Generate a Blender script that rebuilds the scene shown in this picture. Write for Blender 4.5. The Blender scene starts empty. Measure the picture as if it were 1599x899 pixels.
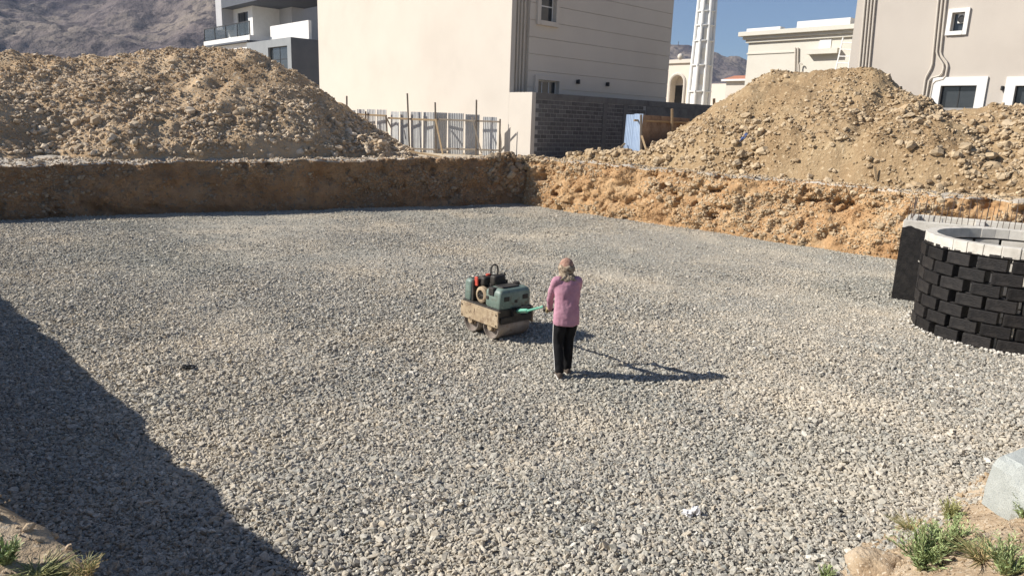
import bpy, bmesh, math, random
import numpy as np
from mathutils import Vector, Matrix

SC = bpy.context.scene
COL = SC.collection
random.seed(7)
RNG = np.random.default_rng(11)
R = math.radians

# ------------------------------------------------------------------ camera
FPX, EYE, PITCH, ROLL = 1120.0, 3.65, R(13.0), R(2.0)
cam = bpy.data.cameras.new('camera')
cam.sensor_width = 36.0
cam.lens = 36.0 * FPX / 1599.0
cam.clip_start, cam.clip_end = 0.1, 9000.0
cam_o = bpy.data.objects.new('camera', cam)
COL.objects.link(cam_o)
CAMM = Matrix.Translation((0, 0, EYE)) @ Matrix.Rotation(math.pi / 2 - PITCH, 4, 'X') @ Matrix.Rotation(ROLL, 4, 'Z')
cam_o.matrix_world = CAMM
SC.camera = cam_o

# ------------------------------------------------------------------ sky, sun, exposure
SUN_EL = R(35.0)
SUN_TO = Vector((math.cos(SUN_EL) * 0.9984, math.cos(SUN_EL) * 0.057, -math.sin(SUN_EL)))   # the way the light travels
world = bpy.data.worlds.new('World')
SC.world = world
world.use_nodes = True
wn = world.node_tree
wn.nodes.clear()
sky = wn.nodes.new('ShaderNodeTexSky')
sky.sky_type = 'NISHITA'
sky.sun_disc = False
sky.sun_elevation = SUN_EL
sky.sun_rotation = math.atan2(-SUN_TO.x, -SUN_TO.y)
sky.altitude = 1800.0
sky.air_density = 1.0
sky.dust_density = 3.0
sky.ozone_density = 4.5
bg = wn.nodes.new('ShaderNodeBackground')
bg.inputs['Strength'].default_value = 0.072
wo = wn.nodes.new('ShaderNodeOutputWorld')
wn.links.new(sky.outputs[0], bg.inputs[0])
wn.links.new(bg.outputs[0], wo.inputs[0])
sl = bpy.data.lights.new('sun', 'SUN')
sl.energy = 5.0
sl.angle = R(0.53)
sl.color = (1.0, 0.945, 0.865)
so = bpy.data.objects.new('sun', sl)
COL.objects.link(so)
so.rotation_euler = SUN_TO.to_track_quat('-Z', 'Y').to_euler()
SC.view_settings.view_transform = 'Standard'
SC.view_settings.look = 'None'
SC.view_settings.gamma = 1.0
SC.view_settings.exposure = 0.55
SC.view_settings.use_curve_mapping = False


# ------------------------------------------------------------------ measuring: a photo pixel to a point of the place
def ray(px, py):
    d = Vector(((px - 799.5) / FPX, -(py - 449.5) / FPX, -1.0))
    return (CAMM.to_3x3() @ d)


def at_z(px, py, z):
    d = ray(px, py)
    return Vector((0, 0, EYE)) + d * ((z - EYE) / d.z)


def at_y(px, py, Y):
    d = ray(px, py)
    return Vector((0, 0, EYE)) + d * (Y / d.y)


CI = np.array(CAMM.inverted())


def project(P):
    """world points (n,3) -> pixel x, pixel y, depth"""
    Q = np.asarray(P) @ CI[:3, :3].T + CI[:3, 3]
    w = np.maximum(-Q[:, 2], 1e-3)
    return 799.5 + FPX * Q[:, 0] / w, 449.5 - FPX * Q[:, 1] / w, -Q[:, 2]


# ------------------------------------------------------------------ noise
def _hash(i, j, k, seed):
    h = (i.astype(np.int64) * 374761393 + j.astype(np.int64) * 668265263 + k.astype(np.int64) * 2147483647 + seed * 144665)
    h = (h ^ (h >> 13)) * 1274126177
    h = h ^ (h >> 16)
    return ((h & 0xFFFFFF).astype(np.float64) / 0xFFFFFF)


def vnoise(x, y, z=None, seed=0):
    x = np.asarray(x, float); y = np.asarray(y, float)
    z = np.zeros_like(x) if z is None else np.asarray(z, float)
    xi, yi, zi = np.floor(x), np.floor(y), np.floor(z)
    fx, fy, fz = x - xi, y - yi, z - zi
    fx, fy, fz = (f * f * (3 - 2 * f) for f in (fx, fy, fz))
    r = 0
    for a in (0, 1):
        for b in (0, 1):
            for c in (0, 1):
                w = (fx if a else 1 - fx) * (fy if b else 1 - fy) * (fz if c else 1 - fz)
                r = r + w * _hash(xi + a, yi + b, zi + c, seed)
    return r * 2 - 1


def fbm(x, y, z=None, octv=4, seed=0, gain=0.5):
    r = 0; a = 1.0; f = 1.0
    for o in range(octv):
        r = r + a * vnoise(np.asarray(x) * f + 17.3 * o, np.asarray(y) * f - 9.1 * o, None if z is None else np.asarray(z) * f, seed + o * 31)
        a *= gain; f *= 2.03
    return r


# ------------------------------------------------------------------ materials
def nd(nt, kind, **kw):
    n = nt.nodes.new(kind)
    for k, v in kw.items():
        if k in n.inputs:
            n.inputs[k].default_value = v
        else:
            setattr(n, k, v)
    return n


def ramp(nt, src, cols, pos=None, interp='LINEAR'):
    r = nt.nodes.new('ShaderNodeValToRGB')
    el = r.color_ramp.elements
    n = len(cols)
    pos = pos or [i / (n - 1) for i in range(n)]
    while len(el) < n:
        el.new(0.5)
    for e, p, c in zip(el, pos, cols):
        e.position = p
        e.color = (*c, 1)
    r.color_ramp.interpolation = interp
    nt.links.new(src, r.inputs[0])
    return r.outputs[0]


def mixc(nt, fac, a, b, mode='MIX'):
    m = nt.nodes.new('ShaderNodeMix')
    m.data_type = 'RGBA'
    m.blend_type = mode
    for s, v in ((0, fac), (6, a), (7, b)):
        if hasattr(v, 'links') or hasattr(v, 'is_linked'):
            nt.links.new(v, m.inputs[s])
        else:
            m.inputs[s].default_value = (*v, 1) if isinstance(v, tuple) else v
    return m.outputs[2]


MATS = {}


def mat(name, cols, scale=2.0, detail=6.0, rough=0.85, bump=0.0, bscale=30.0, bdist=0.02, metal=0.0, spec=0.3,
        stretch=None, rand=0.0, coord='Object', speck=None, dirt=None, tint=None):
    if name in MATS:
        return MATS[name]
    m = bpy.data.materials.new(name)
    m.use_nodes = True
    nt = m.node_tree
    b = nt.nodes['Principled BSDF']
    b.inputs['Roughness'].default_value = rough
    b.inputs['Metallic'].default_value = metal
    b.inputs['Specular IOR Level'].default_value = spec
    if coord == 'World':
        vec = nt.nodes.new('ShaderNodeNewGeometry').outputs['Position']
    else:
        vec = nt.nodes.new('ShaderNodeTexCoord').outputs['Object']
    if stretch:
        mp = nd(nt, 'ShaderNodeMapping')
        mp.inputs['Scale'].default_value = stretch
        nt.links.new(vec, mp.inputs[0])
        vec = mp.outputs[0]
    n1 = nd(nt, 'ShaderNodeTexNoise', Scale=scale, Detail=detail, Roughness=0.62)
    nt.links.new(vec, n1.inputs['Vector'])
    k = len(cols)
    c = ramp(nt, n1.outputs['Fac'], cols, [0.32 + 0.36 * i / max(1, k - 1) for i in range(k)]) if k > 1 else None
    if c is None:
        rgb = nt.nodes.new('ShaderNodeRGB'); rgb.outputs[0].default_value = (*cols[0], 1); c = rgb.outputs[0]
    if rand or tint:
        oi = nt.nodes.new('ShaderNodeObjectInfo')
        ge = nt.nodes.new('ShaderNodeNewGeometry')
        ad = nd(nt, 'ShaderNodeMath', operation='ADD')
        nt.links.new(oi.outputs['Random'], ad.inputs[0]); nt.links.new(ge.outputs['Random Per Island'], ad.inputs[1])
        fr = nd(nt, 'ShaderNodeMath', operation='FRACT')
        nt.links.new(ad.outputs[0], fr.inputs[0])
        if tint:
            c = mixc(nt, 0.75, c, ramp(nt, fr.outputs[0], tint))
        else:
            mr = nd(nt, 'ShaderNodeMapRange')
            mr.inputs['To Min'].default_value = 1 - rand; mr.inputs['To Max'].default_value = 1 + rand
            nt.links.new(fr.outputs[0], mr.inputs[0])
            hs = nt.nodes.new('ShaderNodeHueSaturation')
            nt.links.new(mr.outputs[0], hs.inputs['Value']); nt.links.new(c, hs.inputs['Color'])
            c = hs.outputs[0]
    if speck:           # (scale, low, high, colour): small flecks with a shape of their own
        n2 = nd(nt, 'ShaderNodeTexNoise', Scale=speck[0], Detail=3.0)
        nt.links.new(vec, n2.inputs['Vector'])
        f = ramp(nt, n2.outputs['Fac'], [(0, 0, 0), (1, 1, 1)], [speck[1], speck[2]])
        c = mixc(nt, f, c, speck[3])
    if dirt:
        n3 = nd(nt, 'ShaderNodeTexNoise', Scale=dirt[0], Detail=8.0, Roughness=0.7)
        nt.links.new(vec, n3.inputs['Vector'])
        f = ramp(nt, n3.outputs['Fac'], [(0, 0, 0), (1, 1, 1)], [dirt[1], dirt[2]])
        c = mixc(nt, f, c, dirt[3])
    nt.links.new(c, b.inputs['Base Color'])
    if bump:
        n4 = nd(nt, 'ShaderNodeTexNoise', Scale=bscale, Detail=6.0, Roughness=0.6)
        nt.links.new(vec, n4.inputs['Vector'])
        bp = nd(nt, 'ShaderNodeBump', Strength=bump, Distance=bdist)
        nt.links.new(n4.outputs['Fac'], bp.inputs['Height'])
        nt.links.new(bp.outputs[0], b.inputs['Normal'])
    MATS[name] = m
    return m


SOIL_R = mat('soil_right', [(.23, .155, .085), (.32, .225, .128), (.39, .29, .172)], .6, 12, .95, .8, 9, .09, spec=.1, coord='World', speck=(9, .58, .68, (.50, .39, .25)))
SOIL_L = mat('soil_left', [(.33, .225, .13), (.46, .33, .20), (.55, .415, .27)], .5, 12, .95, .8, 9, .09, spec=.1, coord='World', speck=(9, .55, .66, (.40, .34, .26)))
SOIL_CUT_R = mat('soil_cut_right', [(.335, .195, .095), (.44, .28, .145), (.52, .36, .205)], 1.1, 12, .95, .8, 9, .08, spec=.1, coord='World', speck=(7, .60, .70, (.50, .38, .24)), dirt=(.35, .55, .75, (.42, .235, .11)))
SOIL_CUT_L = mat('soil_cut_left', [(.27, .16, .085), (.37, .235, .13), (.45, .305, .18)], 1.0, 12, .95, 1.0, 9, .12, spec=.1, coord='World', speck=(6, .58, .68, (.22, .185, .14)))  # same earth as the right cut, colour deepened to carry this side's shade
DUST = mat('pale_dust', [(.34, .30, .25), (.44, .39, .32), (.53, .48, .41)], .9, 10, .95, .8, 18, .04, spec=.1, coord='World')
NEARSOIL = mat('near_soil', [(.31, .225, .145), (.43, .33, .22), (.53, .43, .31)], 2.5, 12, .95, 1.0, 26, .03, spec=.1, coord='World', speck=(40, .58, .66, (.55, .47, .36)))
STONE_L = mat('stone_left', [(.46, .36, .25), (.64, .53, .39)], 5, 5, .85, .5, 22, .01, tint=[(.29, .215, .14), (.46, .365, .25), (.38, .285, .18), (.58, .485, .36), (.48, .36, .235), (.67, .58, .455)])
STONE_R = mat('stone_right', [(.44, .325, .2), (.58, .45, .30)], 5, 5, .85, .5, 22, .01, tint=[(.27, .195, .115), (.41, .305, .185), (.36, .28, .18), (.51, .40, .26), (.45, .365, .25)])
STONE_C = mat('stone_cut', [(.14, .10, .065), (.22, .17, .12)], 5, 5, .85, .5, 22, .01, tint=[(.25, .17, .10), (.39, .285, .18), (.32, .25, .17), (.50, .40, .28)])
CREAM = mat('cream_plaster', [(.55, .50, .435), (.58, .53, .462), (.60, .55, .48)], .35, 8, .9, .25, 60, .004, spec=.15, coord='World', dirt=(.9, .66, .9, (.52, .465, .39)))
CREAM2 = mat('warm_plaster', [(.62, .56, .48), (.66, .595, .51)], .4, 8, .9, .25, 60, .004, spec=.15, coord='World', dirt=(.8, .64, .9, (.57, .50, .42)))
PINKP = mat('pink_plaster', [(.455, .41, .36), (.48, .435, .382), (.495, .45, .395)], .4, 8, .9, .25, 60, .004, spec=.15, coord='World', dirt=(.9, .66, .9, (.43, .385, .335)))
WHITE = mat('white_paint', [(.70, .69, .66), (.75, .74, .71)], 3, 5, .6, .1, 60, .003)
IVORY = mat('ivory_paint', [(.58, .55, .475), (.62, .59, .515)], 1.0, 5, .75, .1, 60, .003, dirt=(1.2, .62, .85, (.68, .62, .51)))
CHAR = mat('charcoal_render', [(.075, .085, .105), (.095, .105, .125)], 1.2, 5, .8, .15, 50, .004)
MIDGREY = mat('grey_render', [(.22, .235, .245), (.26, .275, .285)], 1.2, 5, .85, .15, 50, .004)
LILAC = mat('pale_grey_render', [(.40, .40, .41), (.45, .45, .46)], 1.2, 5, .85, .15, 50, .004)
GLASS = mat('dark_glass', [(.025, .03, .035), (.045, .05, .055)], 1.0, 3, .12, 0, spec=.6)
BLACKM = mat('black_metal', [(.015, .015, .016), (.03, .03, .03)], 8, 4, .5, 0, spec=.4)
PIPEM = mat('beige_pipe', [(.52, .47, .40), (.58, .525, .45)], 3, 4, .55, 0, spec=.4)
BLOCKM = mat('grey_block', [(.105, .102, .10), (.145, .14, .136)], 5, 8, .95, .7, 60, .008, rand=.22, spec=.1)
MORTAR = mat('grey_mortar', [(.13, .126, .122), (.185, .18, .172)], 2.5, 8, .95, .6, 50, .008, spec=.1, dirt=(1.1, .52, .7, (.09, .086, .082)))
CONC = mat('pale_concrete', [(.46, .43, .37), (.56, .525, .46), (.63, .595, .53)], 4, 8, .92, .6, 50, .008, spec=.15, dirt=(3.5, .6, .75, (.36, .33, .28)), coord='World')
CONCG = mat('grey_concrete', [(.27, .265, .255), (.35, .34, .325)], 2.5, 8, .95, .4, 40, .006, spec=.1, dirt=(1.2, .55, .75, (.21, .2, .19)))
BITU = mat('bitumen_black', [(.009, .008, .008), (.019, .017, .016), (.032, .028, .025)], 9, 8, .6, .9, 38, .015, spec=.25, rand=.35, dirt=(7, .62, .8, (.075, .064, .052)))
REBAR = mat('rebar_steel', [(.10, .075, .06), (.2, .15, .12)], 20, 4, .7, 0, metal=.5)
WOOD = mat('timber', [(.36, .25, .14), (.50, .37, .22)], 3, 6, .85, .4, 30, .006, stretch=(1, 1, 8))
WOODG = mat('weathered_timber', [(.22, .18, .14), (.33, .28, .22)], 3, 6, .9, .4, 30, .006)
GALV = mat('galvanised_sheet', [(.52, .525, .515), (.62, .62, .605), (.68, .675, .65)], 2.2, 7, .5, .1, 20, .004, metal=.0, rand=.2, dirt=(2.5, .6, .78, (.30, .24, .18)))
BLUESH = mat('blue_sheet', [(.32, .42, .58), (.42, .52, .66)], 2, 6, .5, 0, metal=.2, spec=.4)
RUST = mat('rusty_sheet', [(.16, .105, .07), (.27, .19, .13), (.35, .27, .2)], 2, 7, .85, .2, 20, .005, metal=.1, rand=.3)
ROOFT = mat('red_roof', [(.42, .17, .10), (.52, .24, .15)], 5, 6, .85)


def gravel_material(base):
    m = bpy.data.materials.new('gravel_bed' if base else 'gravel_stone')
    m.use_nodes = True
    nt = m.node_tree
    b = nt.nodes['Principled BSDF']
    b.inputs['Roughness'].default_value = .88
    b.inputs['Specular IOR Level'].default_value = .2
    pos = nt.nodes.new('ShaderNodeNewGeometry').outputs['Position']
    cols = [(.10, .093, .08), (.29, .272, .235), (.25, .255, .23), (.44, .405, .34), (.39, .335, .25), (.55, .51, .43), (.31, .318, .285), (.47, .385, .27), (.78, .74, .65)]
    p = [0, .12, .26, .4, .55, .68, .8, .9, 1]
    if base:
        v = nd(nt, 'ShaderNodeTexVoronoi', Scale=44.0)
        nt.links.new(pos, v.inputs['Vector'])
        wn_ = nt.nodes.new('ShaderNodeSeparateColor')
        nt.links.new(v.outputs['Color'], wn_.inputs[0])
        c = ramp(nt, wn_.outputs[0], [tuple(x * .95 for x in q) for q in cols], p)
        bp = nd(nt, 'ShaderNodeBump', Strength=1.0, Distance=.018, invert=True)
        nt.links.new(v.outputs['Distance'], bp.inputs['Height'])
        nt.links.new(bp.outputs[0], b.inputs['Normal'])
        dens = .8
    else:
        oi = nt.nodes.new('ShaderNodeObjectInfo')
        c = ramp(nt, oi.outputs['Random'], cols, p)
        n5 = nd(nt, 'ShaderNodeTexNoise', Scale=60.0, Detail=4.0)
        nt.links.new(pos, n5.inputs['Vector'])
        c = mixc(nt, .35, c, ramp(nt, n5.outputs['Fac'], [(.19, .178, .155), (.60, .56, .49)], [.35, .65]))
        dens = .55
    # stone dust and soil trodden into the bed in patches
    n1 = nd(nt, 'ShaderNodeTexNoise', Scale=.33, Detail=7.0, Roughness=.6)
    nt.links.new(pos, n1.inputs['Vector'])
    f1 = ramp(nt, n1.outputs['Fac'], [(0, 0, 0), (dens,) * 3], [.46, .66])
    c = mixc(nt, f1, c, (.60, .52, .40))
    n2 = nd(nt, 'ShaderNodeTexNoise', Scale=.14, Detail=5.0)
    nt.links.new(pos, n2.inputs['Vector'])
    f2 = ramp(nt, n2.outputs['Fac'], [(0, 0, 0), (.3,) * 3], [.5, .62])
    c = mixc(nt, f2, c, (.29, .305, .275))
    nt.links.new(c, b.inputs['Base Color'])
    return m


GRAVEL_BED = gravel_material(True)
GRAVEL_ST = gravel_material(False)


# ------------------------------------------------------------------ mesh building
def link(o, parent=None):
    COL.objects.link(o)
    if parent is not None:
        o.parent = parent
    return o


def tag(o, label=None, cat=None, group=None, kind=None):
    if label: o['label'] = label
    if cat: o['category'] = cat
    if group: o['group'] = group
    if kind: o['kind'] = kind
    return o


def empty(name, loc, label=None, cat=None, group=None):
    o = bpy.data.objects.new(name, None)
    o.empty_display_size = .2
    o.location = loc
    COL.objects.link(o)
    return tag(o, label, cat, group)


def wloc(o):
    v = Vector(o.location)
    while o.parent is not None:
        o = o.parent
        v += Vector(o.location)
    return v


class MB:
    """collects shapes and links them as one mesh object"""
    def __init__(s, M=None):
        s.v, s.f, s.M = [], [], M

    def add(s, vs, fs):
        k = len(s.v)
        s.v += [Vector(v) for v in vs]
        s.f += [tuple(i + k for i in f) for f in fs]
        return s

    def box(s, o, u, v, w):
        o, u, v, w = Vector(o), Vector(u), Vector(v), Vector(w)
        p = [o, o + u, o + u + v, o + v]
        return s.add(p + [q + w for q in p], [(0, 3, 2, 1), (4, 5, 6, 7), (0, 1, 5, 4), (1, 2, 6, 5), (2, 3, 7, 6), (3, 0, 4, 7)])

    def cbox(s, c, size):
        sx, sy, sz = size
        return s.box(Vector(c) - Vector((sx / 2, sy / 2, sz / 2)), (sx, 0, 0), (0, sy, 0), (0, 0, sz))

    def loft(s, rings, cap=True):
        n = len(rings[0])
        vs = [p for r in rings for p in r]
        fs = []
        for i in range(len(rings) - 1):
            for j in range(n):
                fs.append((i * n + j, i * n + (j + 1) % n, (i + 1) * n + (j + 1) % n, (i + 1) * n + j))
        if cap:
            fs.append(tuple(range(n - 1, -1, -1)))
            fs.append(tuple((len(rings) - 1) * n + j for j in range(n)))
        return s.add(vs, fs)

    def tube(s, path, r, n=8, cap=True):
        path = [Vector(p) for p in path]
        rs = r if isinstance(r, (list, tuple)) else [r] * len(path)
        rings = []
        ref = None
        for i, p in enumerate(path):
            t = (path[min(i + 1, len(path) - 1)] - path[max(i - 1, 0)]).normalized()
            if ref is None:
                ref = Vector((0, 0, 1)) if abs(t.z) < .9 else Vector((1, 0, 0))
            a = t.cross(ref).normalized()
            b = a.cross(t).normalized()
            ref = b
            rings.append([p + (a * math.cos(2 * math.pi * k / n) + b * math.sin(2 * math.pi * k / n)) * rs[i] for k in range(n)])
        return s.loft(rings, cap)

    def lathe(s, c, axis, prof, n=24):
        """prof: (distance along the axis, radius)"""
        c, ax = Vector(c), Vector(axis).normalized()
        a = ax.orthogonal().normalized(); b = ax.cross(a)
        return s.loft([[c + ax * h + (a * math.cos(2 * math.pi * k / n) + b * math.sin(2 * math.pi * k / n)) * r for k in range(n)] for h, r in prof])

    def ell(s, c, rx, ry, rz, nu=16, nv=10):
        c = Vector(c)
        return s.loft([[c + Vector((rx * math.sin(t) * math.cos(p), ry * math.sin(t) * math.sin(p), rz * math.cos(t))) for p in [2 * math.pi * k / nu for k in range(nu)]]
                       for t in [math.pi * (j + .02) / (nv - .96) for j in range(nv)]])

    def build(s, name, m, parent=None, smooth=False, bevel=0, seg=2, anchor='base'):
        vs = [s.M @ v for v in s.v] if s.M is not None else s.v
        xs = np.array([tuple(v) for v in vs])
        lo, hi = xs.min(0), xs.max(0)
        org = Vector(((lo[0] + hi[0]) / 2, (lo[1] + hi[1]) / 2, lo[2]))
        me = bpy.data.meshes.new(name)
        me.from_pydata([tuple(v - org) for v in vs], [], s.f)
        bm = bmesh.new(); bm.from_mesh(me)
        bmesh.ops.recalc_face_normals(bm, faces=bm.faces)
        bm.to_mesh(me); bm.free()
        me.materials.append(m)
        if smooth:
            me.polygons.foreach_set('use_smooth', [True] * len(me.polygons))
        o = bpy.data.objects.new(name, me)
        o.location = org - (wloc(parent) if parent is not None else Vector((0, 0, 0)))
        link(o, parent)
        if bevel:
            b = o.modifiers.new('bevel', 'BEVEL'); b.width = bevel; b.segments = seg; b.limit_method = 'ANGLE'; b.angle_limit = R(35)
        if smooth:
            w = o.modifiers.new('edges', 'EDGE_SPLIT') if smooth == 'split' else None
            if w: w.split_angle = R(40)
        return o


def mesh_np(name, V, F, m, parent=None, smooth=False, org=None):
    """V (n,3) world points, F (m,k) faces"""
    V = np.asarray(V, float); F = np.asarray(F, np.int32)
    org = np.array([(V[:, 0].min() + V[:, 0].max()) / 2, (V[:, 1].min() + V[:, 1].max()) / 2, V[:, 2].min()]) if org is None else np.array(org)
    me = bpy.data.meshes.new(name)
    k = F.shape[1]
    me.vertices.add(len(V)); me.vertices.foreach_set('co', (V - org).ravel())
    me.loops.add(F.size); me.loops.foreach_set('vertex_index', F.ravel())
    me.polygons.add(len(F)); me.polygons.foreach_set('loop_start', np.arange(0, F.size, k, dtype=np.int32))
    me.polygons.foreach_set('use_smooth', np.full(len(F), bool(smooth)))
    me.update(calc_edges=True); me.validate()
    me.materials.append(m)
    o = bpy.data.objects.new(name, me)
    o.location = Vector(org) - (wloc(parent) if parent is not None else Vector((0, 0, 0)))
    return link(o, parent)


def grid_faces(nu, nv, keep=None):
    i, j = np.meshgrid(np.arange(nu - 1), np.arange(nv - 1), indexing='ij')
    a = (i * nv + j).ravel()
    F = np.stack([a, a + nv, a + nv + 1, a + 1], 1)
    return F if keep is None else F[keep[F].all(1)]


# ------------------------------------------------------------------ stones
def rock_base(seed, sub=True):
    rg = np.random.default_rng(seed)
    bm = bmesh.new()
    if sub:
        bmesh.ops.create_cube(bm, size=2)
        bmesh.ops.subdivide_edges(bm, edges=bm.edges[:], cuts=1, use_grid_fill=True)
    else:
        bmesh.ops.create_icosphere(bm, subdivisions=1, radius=1)
    bmesh.ops.triangulate(bm, faces=bm.faces[:])
    V = np.array([tuple(v.co) for v in bm.verts])
    F = np.array([[v.index for v in f.verts] for f in bm.faces])
    bm.free()
    L = np.linalg.norm(V, axis=1, keepdims=True)
    V = V / L * (0.72 + 0.28 * L / L.mean()) if sub else V
    for _ in range(5):       # chip some flats off the cobble
        n = rg.normal(size=3); n /= np.linalg.norm(n)
        d = V @ n
        lim = rg.uniform(.5, .8)
        V = V - np.outer(np.maximum(d - lim, 0), n)
    V = V * (1 + rg.normal(0, .10, (len(V), 1)))
    V = V * np.array([1.0, rg.uniform(.65, .95), rg.uniform(.45, .75)])
    return V, F


ROCKS = [rock_base(40 + i) for i in range(8)]
PEBBLES = [rock_base(80 + i, False) for i in range(6)]
ROCKME = {}


def rock_mesh(i, m):
    if (i, m.name) not in ROCKME:
        V, F = ROCKS[i]
        me = bpy.data.meshes.new('stone')
        me.from_pydata(V.tolist(), [], F.tolist())
        me.materials.append(m)
        ROCKME[(i, m.name)] = me
    return ROCKME[(i, m.name)]


def euler_mats(E):
    cx, sx, cy, sy, cz, sz = np.cos(E[:, 0]), np.sin(E[:, 0]), np.cos(E[:, 1]), np.sin(E[:, 1]), np.cos(E[:, 2]), np.sin(E[:, 2])
    M = np.empty((len(E), 3, 3))
    M[:, 0] = np.stack([cy * cz, sx * sy * cz - cx * sz, cx * sy * cz + sx * sz], 1)
    M[:, 1] = np.stack([cy * sz, sx * sy * sz + cx * cz, cx * sy * sz - sx * cz], 1)
    M[:, 2] = np.stack([-sy, sx * cy, cx * cy], 1)
    return M


def joined_rocks(name, P, S, bases, m, parent, smooth=True):
    E = RNG.uniform(-.6, .6, (len(P), 3)); E[:, 2] = RNG.uniform(0, 6.28, len(P))
    Rm = euler_mats(E)
    w = RNG.integers(0, len(bases), len(P))
    Vs, Fs, k = [], [], 0
    for b, (V, F) in enumerate(bases):
        q = np.nonzero(w == b)[0]
        if not len(q): continue
        X = np.einsum('nij,vj->nvi', Rm[q], V) * S[q][:, None, None] + P[q][:, None, :]
        Vs.append(X.reshape(-1, 3))
        Fs.append((F[None] + (np.arange(len(q)) * len(V))[:, None, None]).reshape(-1, 3) + k)
        k += len(q) * len(V)
    o = mesh_np(name, np.concatenate(Vs), np.concatenate(Fs), m, parent, smooth)
    return tag(o, kind='stuff')


def scatter_stones(P, S, m, parent, single=300, big=.07, name='stone', rest='small_stones'):
    """the stones that show largest are objects of their own, the rest one part"""
    px, py, dep = project(P)
    app = S / np.maximum(dep, .5)
    inside = (px > -5) & (px < 1604) & (py > -5) & (py < 904)
    order = np.argsort(-np.where(inside, app, 0))
    top, others = order[:single], order[single:]
    wl = wloc(parent)
    for n_, i in enumerate(top):
        o = bpy.data.objects.new(name, rock_mesh(n_ % 8, m))
        o.location = Vector(P[i]) - wl
        o.rotation_euler = (RNG.uniform(-.5, .5), RNG.uniform(-.5, .5), RNG.uniform(0, 6.28))
        o.scale = (S[i],) * 3
        link(o, parent)
    bg_, sm = others[S[others] >= big], others[S[others] < big]
    if len(bg_): joined_rocks(rest, P[bg_], S[bg_], ROCKS, m, parent, False)
    if len(sm): gn_scatter('pebbles', P[sm], stone_sizes(S[sm]), m, parent)


# ------------------------------------------------------------------ the pit: corners of its floor
C_BACK = np.array([.15, 33.2]); C_LEFT = np.array([-20.2, 21.05]); C_RIGHT = np.array([16.7, 16.0]); C_NEAR = np.array([-1.45, 2.2])
PIT = [C_NEAR, C_RIGHT, C_BACK, C_LEFT]
GZ = 2.0


def inside_pit(x, y, grow=0.0):
    r = np.ones_like(x, bool)
    for a, b in zip(PIT, PIT[1:] + PIT[:1]):
        e = (b - a) / np.linalg.norm(b - a)
        r &= (e[0] * (y - a[1]) - e[1] * (x - a[0])) > -grow
    return r


def floor_z(x, y):
    return .045 * fbm(x * .35, y * .35, octv=3, seed=5) + .016 * fbm(x * 1.7, y * 1.7, octv=2, seed=9)


# outer ground with a hole where the pit and its banks are
cen = sum(PIT) / 4


def grow_poly(d):
    out = []
    n = len(PIT)
    for i in range(n):
        a, b, c = PIT[i - 1], PIT[i], PIT[(i + 1) % n]
        e1 = (b - a) / np.linalg.norm(b - a); e2 = (c - b) / np.linalg.norm(c - b)
        n1 = np.array([e1[1], -e1[0]]); n2 = np.array([e2[1], -e2[0]])
        k = 1 + n1 @ n2
        out.append(b + (n1 + n2) / k * d)
    return out


bm = bmesh.new()
loop_in = [bm.verts.new((p[0], p[1], GZ)) for p in grow_poly(2.3)]
loop_out = [bm.verts.new(p) for p in ((-4000, -1500, GZ), (4000, -1500, GZ), (4000, 6000, GZ), (-4000, 6000, GZ))]
ed = [bm.edges.new((l[i], l[(i + 1) % 4])) for l in (loop_in, loop_out) for i in range(4)]
bmesh.ops.triangle_fill(bm, edges=ed, use_beauty=True)
bmesh.ops.recalc_face_normals(bm, faces=bm.faces[:])
for f in bm.faces:
    if f.normal.z < 0: f.normal_flip()
me = bpy.data.meshes.new('ground'); bm.to_mesh(me); bm.free()
me.materials.append(mat('ground_dust', [(.44, .36, .26), (.54, .46, .35)], .2, 10, .95, .6, 6, .05, spec=.1, coord='World'))
tag(link(bpy.data.objects.new('ground', me)), kind='structure')

# pit floor
gx = np.arange(-22, 19, .25); gy = np.arange(.5, 35, .25)
X, Y = np.meshgrid(gx, gy, indexing='ij')
keep = inside_pit(X.ravel(), Y.ravel(), .9)
V = np.stack([X.ravel(), Y.ravel(), floor_z(X.ravel(), Y.ravel())], 1)
F = grid_faces(len(gx), len(gy), keep)
used = np.unique(F); remap = -np.ones(len(V), int); remap[used] = np.arange(len(used))
floor_o = mesh_np('gravel_floor', V[used], remap[F], GRAVEL_BED, smooth=True, org=(0, 0, 0))
tag(floor_o, kind='structure')


# loose crushed stone: points with a size and a turn, one small stone set on each
def compact(x, y):
    """0 loose .. 1 rolled flat with fines between the stones"""
    c = np.clip(fbm(x * .16 + 3, y * .22, octv=4, seed=21) * .9 + .30 + .05 * (x - 1), 0, 1)      # rolled more often on the right
    lane = vnoise((x * .75 + y * .66) * .9, (x * .66 - y * .75) * .07, seed=33)                      # passes of the drums
    c = np.clip(c + .35 * lane + .3 * np.clip((y - 14) / 8, 0, 1), 0, 1)
    p = np.exp(-(((x + 8.3) / 2.6) ** 2 + ((y - 23.5) / 3.2) ** 2))
    return np.clip(c * .85 + p, 0, 1)


def gravel_points():
    out = []
    for x0, x1, y0, y1, dens in ((-6, 7, 3.2, 7.5, 3000), (-9, 9, 7.5, 11, 2100), (-13, 12, 11, 16, 1250), (-21, 17, 16, 23, 620), (-21, 14, 23, 33.2, 340)):
        n = int((x1 - x0) * (y1 - y0) * dens)
        p = np.stack([RNG.uniform(x0, x1, n), RNG.uniform(y0, y1, n)], 1)
        q = np.column_stack([p, np.zeros(n)])
        px, py, dep = project(q)
        k = inside_pit(p[:, 0], p[:, 1], .15) & (px > -330) & (px < 1930) & (py < 1010)
        out.append(p[k])
    return np.concatenate(out)


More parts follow.
